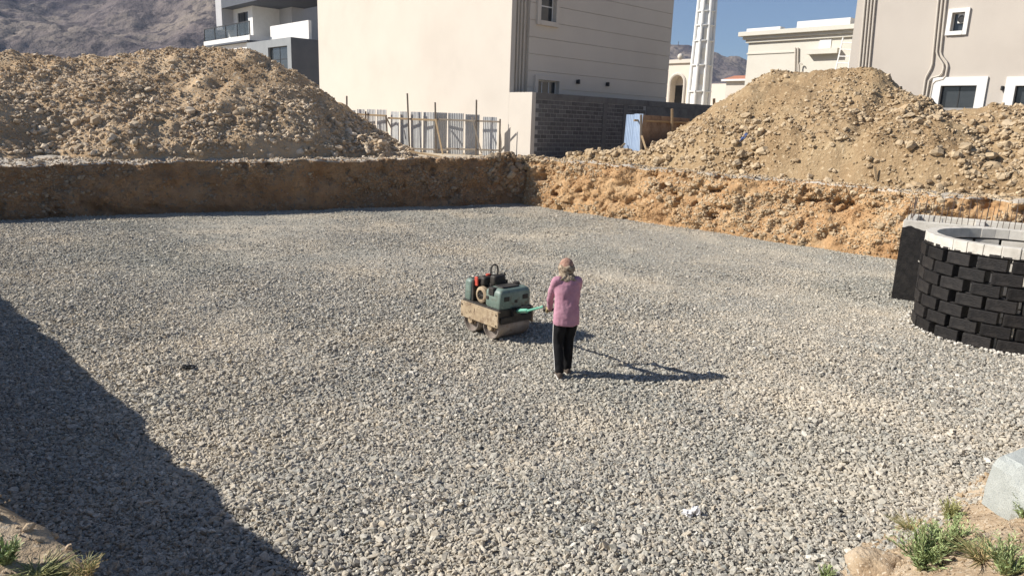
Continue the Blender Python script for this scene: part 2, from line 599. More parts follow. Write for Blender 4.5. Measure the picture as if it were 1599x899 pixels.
gp = gravel_points()
ng = len(gp)
gsz = np.exp(RNG.normal(math.log(.0128), .44, ng)).clip(.005, .04)
gcomp = compact(gp[:, 0], gp[:, 1])
gz = floor_z(gp[:, 0], gp[:, 1]) + gsz * (.35 - 1.15 * gcomp * RNG.uniform(.2, 1, ng)) + RNG.uniform(0, .018, ng) * (1 - .85 * gcomp)
def gn_scatter(name, P, sizes, m, parent=None, turn=.6, amount=2.1):
    """tens of thousands of small stones: one point each with a size and a turn, set with one of six stone shapes"""
    n = len(P)
    org = np.array(wloc(parent)) if parent is not None else np.zeros(3)
    me = bpy.data.meshes.new(name)
    me.vertices.add(n)
    me.vertices.foreach_set('co', (P - org).ravel())
    at = me.attributes.new('size', 'FLOAT_VECTOR', 'POINT')
    at.data.foreach_set('vector', sizes.ravel())
    at = me.attributes.new('turn', 'FLOAT_VECTOR', 'POINT')
    tr = RNG.normal(0, turn, (n, 3)); tr[:, 2] = RNG.uniform(0, 6.283, n)
    at.data.foreach_set('vector', tr.ravel())
    at = me.attributes.new('kindno', 'INT', 'POINT')
    at.data.foreach_set('value', RNG.integers(0, 6, n).astype(np.int32))
    o = link(bpy.data.objects.new(name, me), parent)
    o['kind'] = 'stuff'
    gt = bpy.data.node_groups.new(name + '_stones', 'GeometryNodeTree')
    gt.interface.new_socket('Geometry', in_out='INPUT', socket_type='NodeSocketGeometry')
    gt.interface.new_socket('Geometry', in_out='OUTPUT', socket_type='NodeSocketGeometry')
    gi = gt.nodes.new('NodeGroupInput'); go = gt.nodes.new('NodeGroupOutput')
    g2i = gt.nodes.new('GeometryNodeGeometryToInstance')
    for k in range(6):
        ico = gt.nodes.new('GeometryNodeMeshIcoSphere')
        ico.inputs['Subdivisions'].default_value = 1
        nz = gt.nodes.new('ShaderNodeTexNoise'); nz.noise_dimensions = '4D'
        nz.inputs['W'].default_value = k * 7.7; nz.inputs['Scale'].default_value = 1.3; nz.inputs['Detail'].default_value = 1.0
        sub = gt.nodes.new('ShaderNodeVectorMath'); sub.operation = 'SUBTRACT'; sub.inputs[1].default_value = (.5, .5, .5)
        sca = gt.nodes.new('ShaderNodeVectorMath'); sca.operation = 'SCALE'; sca.inputs['Scale'].default_value = amount
        sp = gt.nodes.new('GeometryNodeSetPosition')
        sm_ = gt.nodes.new('GeometryNodeSetMaterial'); sm_.inputs['Material'].default_value = m
        gt.links.new(nz.outputs['Color'], sub.inputs[0]); gt.links.new(sub.outputs[0], sca.inputs[0])
        gt.links.new(ico.outputs['Mesh'], sp.inputs['Geometry']); gt.links.new(sca.outputs[0], sp.inputs['Offset'])
        gt.links.new(sp.outputs[0], sm_.inputs['Geometry'])
        gt.links.new(sm_.outputs[0], g2i.inputs[0])
    iop = gt.nodes.new('GeometryNodeInstanceOnPoints')
    iop.inputs['Pick Instance'].default_value = True
    gt.links.new(gi.outputs[0], iop.inputs['Points']); gt.links.new(g2i.outputs[0], iop.inputs['Instance'])
    for nm, tp, sk in (('size', 'FLOAT_VECTOR', 'Scale'), ('turn', 'FLOAT_VECTOR', 'Rotation'), ('kindno', 'INT', 'Instance Index')):
        na = gt.nodes.new('GeometryNodeInputNamedAttribute'); na.data_type = tp; na.inputs[0].default_value = nm
        gt.links.new(na.outputs[0], iop.inputs[sk])
    gt.links.new(iop.outputs[0], go.inputs[0])
    gm = o.modifiers.new('stones', 'NODES'); gm.node_group = gt
    return o


def stone_sizes(sz, lo=(.9, .6, .5), hi=(1.4, 1.0, .95)):
    return sz[:, None] * RNG.uniform(lo, hi, (len(sz), 3))


gravel_o = gn_scatter('gravel', np.column_stack([gp, gz]), stone_sizes(gsz, (.9, .65, .42), (1.6, 1.1, .9)), GRAVEL_ST, None, .5)
tag(gravel_o, 'grey crushed stone spread over the floor of the pit', 'gravel')


# ------------------------------------------------------------------ banks of the pit
def bank(name, A, B, zedge, lean, m, amp=.16, rag=.35, du=.06, seed=0, berm=2.7, enz=.07, holes=.0, prof=None, top=None, ext=.6, bulge=None):
    """cut earth face from floor corner A to B (pit on its left side) with the strip of ground above it; returns object and a sampler"""
    A, B = np.array(A, float), np.array(B, float)
    L = np.linalg.norm(B - A); e = (B - A) / L; n = np.array([e[1], -e[0]])
    s = np.arange(-ext, L + ext, du)
    zt = np.array([zedge(k) for k in s])
    t = np.concatenate([np.linspace(-.12, 1, max(12, int(2.0 / du))), 1 + np.linspace(.06, 1, 26) ** 1.4])

    def point(S, T, disp=True):
        ze = np.interp(S, s, zt)
        face = T <= 1
        tt = np.clip(T, None, 1)
        off = (lean * tt if prof is None else prof(tt)) + np.where(face, 0, (T - 1) * berm)
        z = np.where(face, tt * ze, ze + (GZ - .02 - ze) * np.clip((T - 1), 0, 1) ** .8)
        r = rag * vnoise(S * .45, 0 * S + 3.3, seed=seed + 1) * np.clip(T, 0, 1) * np.clip(2 - T, 0, 1)
        off = off + r
        if bulge is not None:
            off = off - bulge(S)
        d = amp * (fbm(S * 1.3, z * 1.6, octv=5, seed=seed + 2, gain=.58))
        pit = np.clip(fbm(S * 2.6, z * 3.4, octv=3, seed=seed + 6) - .28, 0, 1) * np.clip(vnoise(S * .5, z * .7, seed=seed + 7) + .55, 0, 1)
        d = d + holes * pit
        d = np.where(face, d, d * np.clip(1.3 - T, 0, 1) * 1.5)
        off = off + d * np.clip((T + .1) * 5, .2, 1)
        z = z + np.where(face, 0, .06 * fbm(S * 1.7, off * 1.7, octv=4, seed=seed + 3) * np.clip(2.02 - T, 0, 1) * 1.4)
        z = z + enz * fbm(S * 1.1, T * 0 + .5, octv=4, seed=seed + 4) * np.clip(1 - abs(T - 1) * 4, 0, 1)
        return np.stack([A[0] + e[0] * S + n[0] * off, A[1] + e[1] * S + n[1] * off, z], -1)
    Sg, Tg = np.meshgrid(s, t, indexing='ij')
    V = point(Sg.ravel(), Tg.ravel())
    F = grid_faces(len(s), len(t))
    o = mesh_np(name, V, F, m, smooth=True)
    if top is not None:      # the strip above the cut is another soil
        o.data.materials.append(top)
        nf = len(t) - 1
        idx = np.tile((t[:-1] >= .97).astype(np.int32), len(s) - 1)
        o.data.polygons.foreach_set('material_index', idx)
    tag(o, kind='structure')
    return o, point, L, n


# faces: order so that n = (ey,-ex) points out of the pit
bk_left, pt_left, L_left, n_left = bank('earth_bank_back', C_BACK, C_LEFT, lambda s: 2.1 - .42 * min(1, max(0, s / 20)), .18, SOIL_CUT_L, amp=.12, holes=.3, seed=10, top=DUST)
bk_right, pt_right, L_right, n_right = bank('earth_bank_right', C_RIGHT, C_BACK, lambda s: 1.98 + .1 * s / 23, .5, SOIL_CUT_R, amp=.17, holes=.55, du=.04, seed=20, top=DUST)
bk_nl, pt_nl, L_nl, n_nl = bank('earth_bank_left', C_LEFT, C_NEAR, lambda s: 2.0, .14, NEARSOIL, amp=.05, rag=.05, enz=.035, seed=30, berm=3.2, ext=.3, du=.035, bulge=lambda S: .22 * np.clip((S - 25.7) / .6, 0, 1))
bk_nr, pt_nr, L_nr, n_nr = bank('earth_bank_near', C_NEAR, C_RIGHT, lambda s: 1.75, 1.9, NEARSOIL, amp=.14, rag=.25, seed=40, berm=3.0, ext=.3, du=.04)


def bank_stones(point, n_out, count, m, parent, s0, s1, single, med, smax, seed=0, t1=1.0, crumbs=30000, soil=None):
    """cobbles sunk in the cut face, in bands, and soil crumbs all over it"""
    S = RNG.uniform(s0, s1, count); T = RNG.beta(1.3, 1.2, count) * t1
    keep = (fbm(S * .55, T * 2.2, octv=3, seed=seed) + .25 - .9 * np.abs(T - .5) > RNG.normal(.12, .25, count))
    S, T = S[keep], T[keep]
    P = point(S, T)
    sz = np.exp(RNG.normal(math.log(med), .5, len(S))).clip(.022, smax)
    P[:, :2] += n_out * (sz * RNG.uniform(-.15, .55, len(S)))[:, None]
    scatter_stones(P, sz, m, parent, single=single, big=.05)
    S = RNG.uniform(s0, s1, crumbs); T = RNG.uniform(-.03, 1.05, crumbs)
    P = point(S, T)
    sz = np.exp(RNG.normal(math.log(.016), .6, crumbs)).clip(.008, .06)
    k = fbm(S * .7, T * 1.6, octv=3, seed=seed + 9) + .25 > RNG.normal(0, .3, crumbs)
    P, sz = P[k], sz[k]
    P[:, :2] += n_out * (sz * .4)[:, None]
    gn_scatter('soil_crumbs', P, stone_sizes(sz), soil, parent)


bank_stones(pt_right, n_right, 11000, STONE_R, bk_right, 3, L_right + .3, 300, .042, .17, 51, 1.0, 45000, SOIL_CUT_R)
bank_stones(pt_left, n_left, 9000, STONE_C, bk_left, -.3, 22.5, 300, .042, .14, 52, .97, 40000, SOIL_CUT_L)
# stones and crumbs lying on the strips above the cuts and at their foot


def strip_stones(point, s0, s1, t0, t1, n, m, parent, lo=.02, hi=.12, single=0):
    S = RNG.uniform(s0, s1, n); T = RNG.uniform(t0, t1, n)
    P = point(S, T)
    sz = np.exp(RNG.normal(math.log(lo * 1.7), .5, n)).clip(lo, hi)
    P[:, 2] += sz * .25
    scatter_stones(P, sz, m, parent, single=single, big=.05, rest='loose_stones')


strip_stones(pt_right, 4, L_right, 1.02, 1.6, 2200, STONE_R, bk_right, .02, .10)
strip_stones(pt_left, 0, 23, 1.02, 1.5, 2200, STONE_L, bk_left, .02, .10)
strip_stones(pt_nr, 3, 10, -.02, 1.5, 26000, NEARSOIL, bk_nr, .004, .035)
strip_stones(pt_nr, 3, 10, -.02, 1.5, 500, STONE_R, bk_nr, .012, .06)
strip_stones(pt_nr, 0, 12, -.02, .22, 3500, GRAVEL_ST, bk_nr, .011, .03)
strip_stones(pt_nl, L_nl - 4, L_nl + .2, .8, 1.8, 5000, NEARSOIL, bk_nl, .004, .03)
# rubble fallen in the far corner under the wall
strip_stones(pt_left, -.2, 1.7, .15, 1.25, 160, STONE_C, bk_left, .07, .30, 40)
strip_stones(pt_right, L_right - 1.0, L_right + .3, .75, 1.3, 60, STONE_R, bk_right, .07, .22, 20)


# ------------------------------------------------------------------ spoil heaps
def ridge_height(x, y, pts, slope, rnd=.7):
    best = np.full_like(x, -50.0)
    for (ax, ay, az), (bx, by, bz) in zip(pts[:-1], pts[1:]):
        dx, dy = bx - ax, by - ay
        t = np.clip(((x - ax) * dx + (y - ay) * dy) / (dx * dx + dy * dy), 0, 1)
        d = np.hypot(x - ax - t * dx, y - ay - t * dy)
        best = np.maximum(best, az + (bz - az) * t - slope * (np.sqrt(d * d + rnd * rnd) - rnd))
    return best


HEAP_L = [(-50, 19, 4.1), (-31, 27.3, 4.6), (-22.5, 30.5, 5.15), (-19, 31.6, 5.7), (-16, 32.6, 6.1), (-12.2, 34.2, 6.35)]
HEAP_R = [(11.2, 31.6, 6.2), (12.8, 30.0, 5.95), (13.5, 28.6, 5.75), (14.3, 27.5, 5.25)]
HEAP_R2 = [(15.6, 27.5, 4.5), (17.2, 25.6, 4.9), (21.5, 21.5, 4.6)]
HEAP_R3 = [(4.6, 32.9, 2.55), (2.6, 34.0, 2.35)]


def pit_gap(x, y):
    """metres from the pit floor's outline (only outside it)"""
    d = np.full_like(x, -99.0)
    for a, b in zip(PIT, PIT[1:] + PIT[:1]):
        e = (b - a) / np.linalg.norm(b - a)
        d = np.maximum(d, -(e[0] * (y - a[1]) - e[1] * (x - a[0])))
    return d


def h_left(x, y):
    base = ridge_height(x, y, HEAP_L, .66)
    base = np.maximum(base, ridge_height(x, y, [(-24, 27.2, 3.9), (-20, 27.8, 4.3)], .7))
    base = np.maximum(base, ridge_height(x, y, [(-9.6, 31.2, 3.7), (-11, 30.4, 3.9)], .66))
    return base + .30 * fbm(x * .42, y * .42, octv=3, seed=61) + .11 * fbm(x * 1.7, y * 1.7, octv=5, seed=62, gain=.66) - 1.1 * np.clip(1.3 - pit_gap(x, y), 0, 3) - 1.3 * np.clip(1.3 - pit_gap(x, y), 0, 3) ** 2


def h_right(x, y):
    base = ridge_height(x, y, HEAP_R, .72, .5)
    base = np.maximum(base, ridge_height(x, y, HEAP_R2, .62, .5))
    base = np.maximum(base, ridge_height(x, y, HEAP_R3, .45, .4))
    base = np.maximum(base, ridge_height(x, y, [(13.6, 25.6, 4.6), (14.2, 24.6, 4.2)], .75, .5))
    base = np.maximum(base, ridge_height(x, y, [(9.2, 29.0, 3.4), (10.2, 27.8, 3.9)], .7, .5))
    return base + .26 * fbm(x * .45, y * .45, octv=3, seed=71) + .10 * fbm(x * 1.8, y * 1.8, octv=5, seed=72, gain=.66) - 1.6 * np.clip(2.75 - pit_gap(x, y), 0, 3) - .5 * np.clip(2.2 - pit_gap(x, y), 0, 3) ** 2


def heap(name, hf, x0, x1, y0, y1, step, m, loc, label):
    root = empty(name, loc, label, 'heap')
    gx = np.arange(x0, x1, step); gy = np.arange(y0, y1, step)
    X, Y = np.meshgrid(gx, gy, indexing='ij')
    x, y = X.ravel(), Y.ravel()
    z = hf(x, y)
    V = np.stack([x, y, np.maximum(z, 1.1)], 1)
    F = grid_faces(len(gx), len(gy), z > 1.15)
    u = np.unique(F); rm = -np.ones(len(V), int); rm[u] = np.arange(len(u))
    mesh_np('soil', V[u], rm[F], m, root, True)
    return root


def heap_scatter(root, hf, x0, x1, y0, y1, n, m, toe, lo, hi, med, seed, clus=0.0, single=300, soil=None):
    x = RNG.uniform(x0, x1, n); y = RNG.uniform(y0, y1, n)
    z = hf(x, y)
    e = .15
    gx_, gy_ = (hf(x + e, y) - hf(x - e, y)) / (2 * e), (hf(x, y + e) - hf(x, y - e)) / (2 * e)
    nrm = np.stack([-gx_, -gy_, np.ones_like(x)], 1)
    P = np.stack([x, y, z], 1)
    view = np.array([0, 0, EYE]) - P
    facing = (nrm * view).sum(1) / np.linalg.norm(view, axis=1) / np.linalg.norm(nrm, axis=1)
    px, py, dep = project(P)
    hgt = np.clip((z - 2.0) / 4.3, 0, 1)
    dens = fbm(x * .5, y * .5, octv=3, seed=seed) + .35 - clus - toe * hgt
    k = (z > 1.98) & (facing > -.12) & (px > -120) & (px < 1720) & (dens > RNG.normal(0, .35, n))
    x, y, z, hgt, P, nrm = x[k], y[k], z[k], hgt[k], P[k], nrm[k]
    sz = np.exp(RNG.normal(math.log(med), .5, len(x))) * (1.6 - .85 * hgt)
    sz = sz.clip(lo, hi)
    nrm /= np.linalg.norm(nrm, axis=1, keepdims=True)
    P = P + nrm * (sz * RNG.uniform(-.1, .4, len(x)))[:, None]
    scatter_stones(P, sz, m, root, single=single, big=.06)
    x = RNG.uniform(x0, x1, n * 3); y = RNG.uniform(y0, y1, n * 3)
    P = np.stack([x, y, hf(x, y)], 1)
    px, py, dep = project(P)
    cl_ = fbm(P[:, 0] * .45, P[:, 1] * .45, octv=3, seed=seed + 5) * .9 + .1
    P = P[(P[:, 2] > 1.98) & (px > -120) & (px < 1720) & (cl_ > RNG.normal(0, .3, len(P)))]
    sz = np.exp(RNG.normal(math.log(.021), .6, len(P))).clip(.01, .09)
    P[:, 2] -= sz * .35
    gn_scatter('soil_crumbs', P, stone_sizes(sz), soil, root)


hl = heap('spoil_heap', h_left, -52, -2.5, 15, 43, .12, SOIL_L, (-16, 31, GZ), 'long heap of brown cobbly rubble left of the sheet fence')
heap_scatter(hl, h_left, -30, -3.5, 20, 38, 42000, STONE_L, .45, .028, .27, .047, 63, clus=-.1, soil=SOIL_L)
hr = heap('spoil_heap', h_right, 0.5, 27, 15, 40, .11, SOIL_R, (12.5, 29.5, GZ), 'tan heap of sandy soil and stones right of the grey block wall')
heap_scatter(hr, h_right, 1, 24, 17, 36, 46000, STONE_R, .95, .028, .32, .051, 73, clus=-.12, soil=SOIL_R)


# ------------------------------------------------------------------ facades
DB = Vector((-.68, .733)).normalized()      # plot lines: one way recedes to the left, the other to the right
DA = Vector((.733, .68)).normalized()


class Fac:
    """an upright plane: s runs along d, o stands out along n"""
    def __init__(f, P, d, n):
        f.P, f.d, f.n = Vector((P[0], P[1])), Vector(d).normalized(), Vector(n).normalized()

    def pt(f, s, z, o=0.0):
        q = f.P + f.d * s + f.n * o
        return Vector((q.x, q.y, z))

    def sz(f, px, py):
        r = ray(px, py)
        t = (f.P.dot(f.n)) / (r.x * f.n.x + r.y * f.n.y)
        q = Vector((0, 0, EYE)) + r * t
        return (Vector((q.x, q.y)) - f.P).dot(f.d), q.z

    def rect(f, x0, y0, x1, y1):
        xm, ym = (x0 + x1) / 2, (y0 + y1) / 2
        a, b = f.sz(x0, ym)[0], f.sz(x1, ym)[0]
        z1, z0 = f.sz(xm, y0)[1], f.sz(xm, y1)[1]
        return min(a, b), max(a, b), z0, z1

    def box(f, mb, s0, s1, z0, z1, o0, o1):
        o = f.pt(s0, z0, o0)
        return mb.box(o, f.pt(s1, z0, o0) - o, f.pt(s0, z0, o1) - o, Vector((0, 0, z1 - z0)))

    def cells(f, mb, s0, s1, z0, z1, o0, o1, holes=()):
        ss = sorted({s0, s1, *[h[i] for h in holes for i in (0, 1) if s0 < h[i] < s1]})
        zz = sorted({z0, z1, *[h[i] for h in holes for i in (2, 3) if z0 < h[i] < z1]})
        for a, b in zip(ss[:-1], ss[1:]):
            for c, d in zip(zz[:-1], zz[1:]):
                m = ((a + b) / 2, (c + d) / 2)
                if not any(h[0] < m[0] < h[1] and h[2] < m[1] < h[3] for h in holes):
                    f.box(mb, a, b, c, d, o0, o1)
        return mb


def window(parent, f, r, trim=.16, proud=.08, recess=.2, tm=None, bars=(1, 0), fm=None, pane=None):
    """r = clear opening; window frame is the part, pane and trim its sub-parts"""
    s0, s1, z0, z1 = r
    w = .05
    mb = MB()
    f.box(mb, s0, s0 + w, z0, z1, -recess, -recess + .05); f.box(mb, s1 - w, s1, z0, z1, -recess, -recess + .05)
    f.box(mb, s0 + w, s1 - w, z0, z0 + w, -recess, -recess + .05); f.box(mb, s0 + w, s1 - w, z1 - w, z1, -recess, -recess + .05)
    for i in range(bars[0]):
        s = s0 + (s1 - s0) * (i + 1) / (bars[0] + 1)
        f.box(mb, s - .025, s + .025, z0 + w, z1 - w, -recess + .003, -recess + .053)
    for i in range(bars[1]):
        z = z0 + (z1 - z0) * (i + 1) / (bars[1] + 1)
        f.box(mb, s0 + w, s1 - w, z - .025, z + .025, -recess + .006, -recess + .046)
    fr = mb.build('window', fm or WHITE, parent)
    nb = bars[0] + 1
    for i in range(nb):
        a, b = s0 + (s1 - s0) * i / nb, s0 + (s1 - s0) * (i + 1) / nb
        f.box(MB(), a + .01, b - .01, z0 + .01, z1 - .01, -recess + .015, -recess + .03)
        m2 = MB(); f.box(m2, a + .012, b - .012, z0 + .012, z1 - .012, -recess + .015, -recess + .03)
        m2.build('pane', pane or GLASS, fr)
    if trim:
        m3 = MB()
        f.box(m3, s0 - trim, s0, z0 - trim, z1 + trim, .002, proud); f.box(m3, s1, s1 + trim, z0 - trim, z1 + trim, .002, proud)
        f.box(m3, s0, s1, z1, z1 + trim, .002, proud); f.box(m3, s0, s1, z0 - trim, z0, .002, proud + .02)
        m3.build('trim', tm or WHITE, fr)
    return fr


def wall_lamp(parent, f, s, z):
    mb = MB()
    f.box(mb, s - .06, s + .06, z - .10, z + .10, 0, .05)
    c = f.pt(s, z - .11, .13)
    mb.lathe(c, (0, 0, 1), [(0, .06), (.02, .075), (.2, .075), (.22, .05)], 12)
    mb.build('wall_lamp', BLACKM, parent)


# ---- cream house in the middle
W2 = at_y(829, 200, 34.6); W2 = Vector((W2.x, W2.y))
NB, NA = Vector((-DB.y, DB.x)), Vector((DA.y, -DA.x))      # outward normals: lit side, shaded side
if NB.dot(W2) > 0: NB = -NB
if NA.dot(W2) > 0: NA = -NA
fW = Fac(W2, DB, NB)                         # lit plane of wall end and house
sK = fW.sz(798, 60)[0]
K = fW.pt(sK, 0)
fL = Fac((K.x, K.y), DB, NB)                 # lit face of the house, s from its near corner
fS = Fac((K.x, K.y), DA, NA)                 # shaded face
sLend = fL.sz(497, 60)[0]
sSend = fS.sz(1048, 60)[0]
HT = 13.2
house = empty('house', (K.x, K.y, GZ), 'tall cream plastered house behind the grey block wall and sheet fence', 'house')
mb = MB(); fL.box(mb, .02, sLend, GZ - .3, HT, -.3, 0); mb.build('wall', CREAM, house)
wu = fS.rect(843, -14, 867, 34); wd = fS.rect(838, 126, 871, 142)
wd = (wd[0], wd[1], wd[2] - .35, wd[3])
rec = fS.rect(800, 0, 826, 140)
mb = MB(); fS.cells(mb, .3, sSend, GZ - .3, HT, -.3, -.06, [wu, wd, (rec[0], rec[1], 4.9, HT + 1)]); mb.build('wall', CREAM, house, )
mb = MB(); fS.box(mb, rec[0], rec[1], 4.9, HT, -.34, -.22); mb.build('pipe_recess', CREAM, house)
mb = MB(); fS.box(mb, .002, rec[0], GZ, HT, -.2, 0); mb.build('corner_strip', CREAM, house)
zb = fS.sz(1000, 150)[1] - .78 * 2
while zb < HT - .2:
    mb = MB()
    fS.cells(mb, rec[1], sSend, zb, min(HT, zb + .765), -.058, 0, [wu, wd])
    mb.build('cladding_band', CREAM, house, bevel=.004, seg=1)
    zb += .785
for i in range(4):
    s = rec[0] + (rec[1] - rec[0]) * (.2 + .2 * i)
    mb = MB(); mb.tube([fS.pt(s, 4.7, -.13), fS.pt(s, HT, -.13)], .045, 8)
    for z in (6.2, 8.2, 10.4): mb.lathe(fS.pt(s, z, -.13), (0, 0, 1), [(0, .056), (.05, .056)], 8)
    mb.build('drain_pipe', PIPEM, house, smooth='split')
window(house, fS, wu, .22, .12, .2, CREAM, (0, 1))
window(house, fS, wd, .2, .12, .2, CREAM, (2, 0))
for q in ((901, 128), (947, 132)): wall_lamp(house, fS, *fS.sz(*q))
mb = MB()
c0, c1, c2 = fL.pt(sLend, GZ - .3), fS.pt(sSend, GZ - .3), fL.pt(0, GZ - .3)
inn = (fL.d * sLend).to_3d(); ins = (fS.d * sSend).to_3d()
mb.box(c2 + ins.normalized() * .31 + inn.normalized() * .31, ins - ins.normalized() * .33, inn - inn.normalized() * .33, Vector((0, 0, HT - GZ)))
mb.build('core', CREAM, house)
mb = MB(); mb.box(c2 + Vector((0, 0, HT - GZ + .305)), ins, inn, Vector((0, 0, .25))); mb.build('roof', CREAM, house)

# ---- boundary wall: plastered end, grey blocks on the shaded side
wt = fW.sz(829, 144)[1]
bwall = empty('block_wall', (W2.x, W2.y, GZ), 'grey concrete block wall in shade with a cream plastered end', 'wall')
fG = Fac(W2, DA, NA)
LG = 24.0
mb = MB(); fW.box(mb, 0.0, sK - .01, GZ - 1.6, wt, -.25, .004); mb.build('plastered_end', CREAM, bwall)
mb = MB(); fG.box(mb, .26, LG, GZ - .5, wt - .30, -.22, -.012); mb.build('mortar', CONCG, bwall)
mb = MB(); fG.box(mb, .26, LG, wt - .298, wt, -.23, .012); mb.build('top_beam', MORTAR, bwall, bevel=.01)
mb = MB(); fG.box(mb, 8.7, LG, GZ - .5, wt - .302, -.012, .014); mb.build('render_coat', MORTAR, bwall)
for s in (5.1, 6.75):
    mb = MB(); fG.box(mb, s, s + .32, GZ - .3, wt - .302, -.01, .03); mb.build('pier', MORTAR, bwall, bevel=.01)
blk = None
for row in range(14):
    for c in range(21):
        s = .27 + c * .41 + (row % 2) * .2
        z = wt - .305 - .2 * (row + 1)
        if s + .39 > 8.7: continue
        if blk is None:
            mb = MB(); fG.box(mb, s, s + .385, z, z + .178, -.05, .0)
            blk = mb.build('block', BLOCKM, bwall, bevel=.008, seg=1)
            b0 = (Vector(blk.location), s, z)
            continue
        o = blk.copy(); COL.objects.link(o)
        j = random.gauss(0, .004)
        o.location = b0[0] + (fG.d * (s - b0[1])).to_3d() + (fG.n * j).to_3d() + Vector((0, 0, z - b0[2]))

# ---- dark modern villa far left
fVl = Fac(at_y(455, 90, 58).to_2d(), DB, NB); fVs = Fac(fVl.P, DA, NA)
villa = empty('villa', (*fVl.P, GZ), 'dark grey and white modern villa with a glass balcony', 'villa')
zl = fVl.sz(455, 58)[1]
sv_end = fVl.sz(385, 70)[0]
win = fVl.rect(419, 73, 449, 112)
mb = MB(); fVl.cells(mb, 0, sv_end, GZ, zl, -.3, 0, [win]); mb.build('wall', MIDGREY, villa)
mb = MB(); fVs.box(mb, .004, 9, GZ, zl - .004, -.3, .003); mb.build('side_wall', CHAR, villa)  # shade side of the same grey block, its shade put into the darker colour
window(villa, fVl, win, 0, .1, .25, None, (1, 1), BLACKM)
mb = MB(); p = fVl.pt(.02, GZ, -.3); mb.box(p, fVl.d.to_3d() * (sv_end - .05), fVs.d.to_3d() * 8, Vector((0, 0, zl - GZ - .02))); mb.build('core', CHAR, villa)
# white parapet on the lower block
fP = Fac(fVl.pt(0, 0, -2.1).to_2d(), DB, NB)
a = fP.rect(422, 38, 482, 60)
mb = MB(); fP.box(mb, a[0], a[1], zl - .02, fP.sz(450, 37)[1], -.25, 0); mb.build('parapet', WHITE, villa)
# upper storey: pale grey volume, white inner room, dark overhang
fU = Fac(fVl.pt(0, 0, -5.2).to_2d(), DB, NB)
su = fU.sz(456, 40)[0]
fUs = Fac(fU.pt(su, 0).to_2d(), DA, NA)
ztop = fU.sz(400, 4)[1]
mb = MB(); fUs.box(mb, 0, 9, zl - .5, ztop + 3.2, -6, 0); mb.build('upper_wall', LILAC, villa)
fI = Fac(fVl.pt(0, 0, -2.6).to_2d(), DB, NB)
si, se = fI.sz(395, 40)[0], fI.sz(356, 40)[0]
fIs = Fac(fI.pt(si, 0).to_2d(), DA, NA)
zi0, zi1 = fI.sz(380, 62)[1], fI.sz(380, 10)[1]
door = fI.rect(371, 19, 388, 58)
mb = MB(); fI.cells(mb, si, se, zi0, zi1, -.25, 0, [door]); fIs.box(mb, .251, 5.5, zi0, zi1, -.25, 0); mb.build('white_wall', WHITE, villa)
mb = MB(); fI.box(mb, door[0], door[1], door[2], door[3], -.2, -.15); d_ = mb.build('door', GLASS, villa)
mb = MB(); fI.box(mb, door[0], door[0] + .07, door[2], door[3], -.149, -.09); fI.box(mb, (door[0] + door[1]) / 2 - .03, (door[0] + door[1]) / 2 + .03, door[2], door[3], -.149, -.09); mb.build('door_frame', BLACKM, d_)
# frame round the upper storey
fF = Fac(fVl.pt(0, 0, -1.5).to_2d(), DB, NB)
sl0, sl1, sr = fF.sz(337, 20)[0], fF.sz(346, 20)[0], fF.sz(452, 4)[0]
zf0, zf1 = fF.sz(341, 42)[1], fF.sz(395, 2)[1]
mb = MB(); fF.box(mb, sl1, sl0, zf0 - .3, zf1 + 3, -5, 0); mb.build('side_frame', LILAC, villa)
mb = MB(); fF.box(mb, sl1 - 1.0, sl1 - .01, zf0 - .3, zf1 - .01, -2.5, -1.2); mb.build('dark_panel', CHAR, villa)
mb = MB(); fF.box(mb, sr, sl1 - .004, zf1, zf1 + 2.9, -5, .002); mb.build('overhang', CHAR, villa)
# balcony
fB = Fac(fVl.pt(0, 0, -.6).to_2d(), DB, NB)
b0_, b1_ = fB.sz(390, 65)[0], fB.sz(318, 65)[0]
zb0, zb1, zb2 = fB.sz(355, 75)[1], fB.sz(355, 68)[1], fB.sz(355, 60)[1]
mb = MB(); fB.box(mb, b0_, b1_, zb1, zb2, -4, 0); mb.build('balcony_slab', WHITE, villa)
mb = MB(); fB.box(mb, b0_ - .15, b1_ + .25, zb0 + .25, zb1 - .003, -4, .3); mb.build('balcony_edge', CHAR, villa)
mb = MB(); fB.box(mb, b0_ + .4, b1_ - .1, zb0 - 1.2, zb0 + .247, -4, -.1); mb.build('balcony_base', WHITE, villa)
zr = fB.sz(355, 40)[1]
nb_ = 5
for i in range(nb_):
    s = b0_ + .1 + (b1_ - b0_ - .2) * i / (nb_ - 1)
    mb = MB(); fB.box(mb, s - .035, s + .035, zb2, zr, -.12, -.05); mb.build('railing_post', BLACKM, villa)
mb = MB(); fB.box(mb, b0_ + .06, b1_ - .06, zr, zr + .07, -.13, -.04); mb.build('hand_rail', BLACKM, villa)
glass = bpy.data.materials.new('balcony_glass'); glass.use_nodes = True
gb = glass.node_tree.nodes['Principled BSDF']; gb.inputs['Base Color'].default_value = (.05, .06, .06, 1); gb.inputs['Roughness'].default_value = .05
gb.inputs['Transmission Weight'].default_value = .0; gb.inputs['Alpha'].default_value = .45
for i in range(nb_ - 1):
    s0 = b0_ + .1 + (b1_ - b0_ - .2) * i / (nb_ - 1); s1 = b0_ + .1 + (b1_ - b0_ - .2) * (i + 1) / (nb_ - 1)
    mb = MB(); fB.box(mb, s0 + .045, s1 - .045, zb2 + .08, zr - .02, -.095, -.08); mb.build('glass_panel', glass, villa)

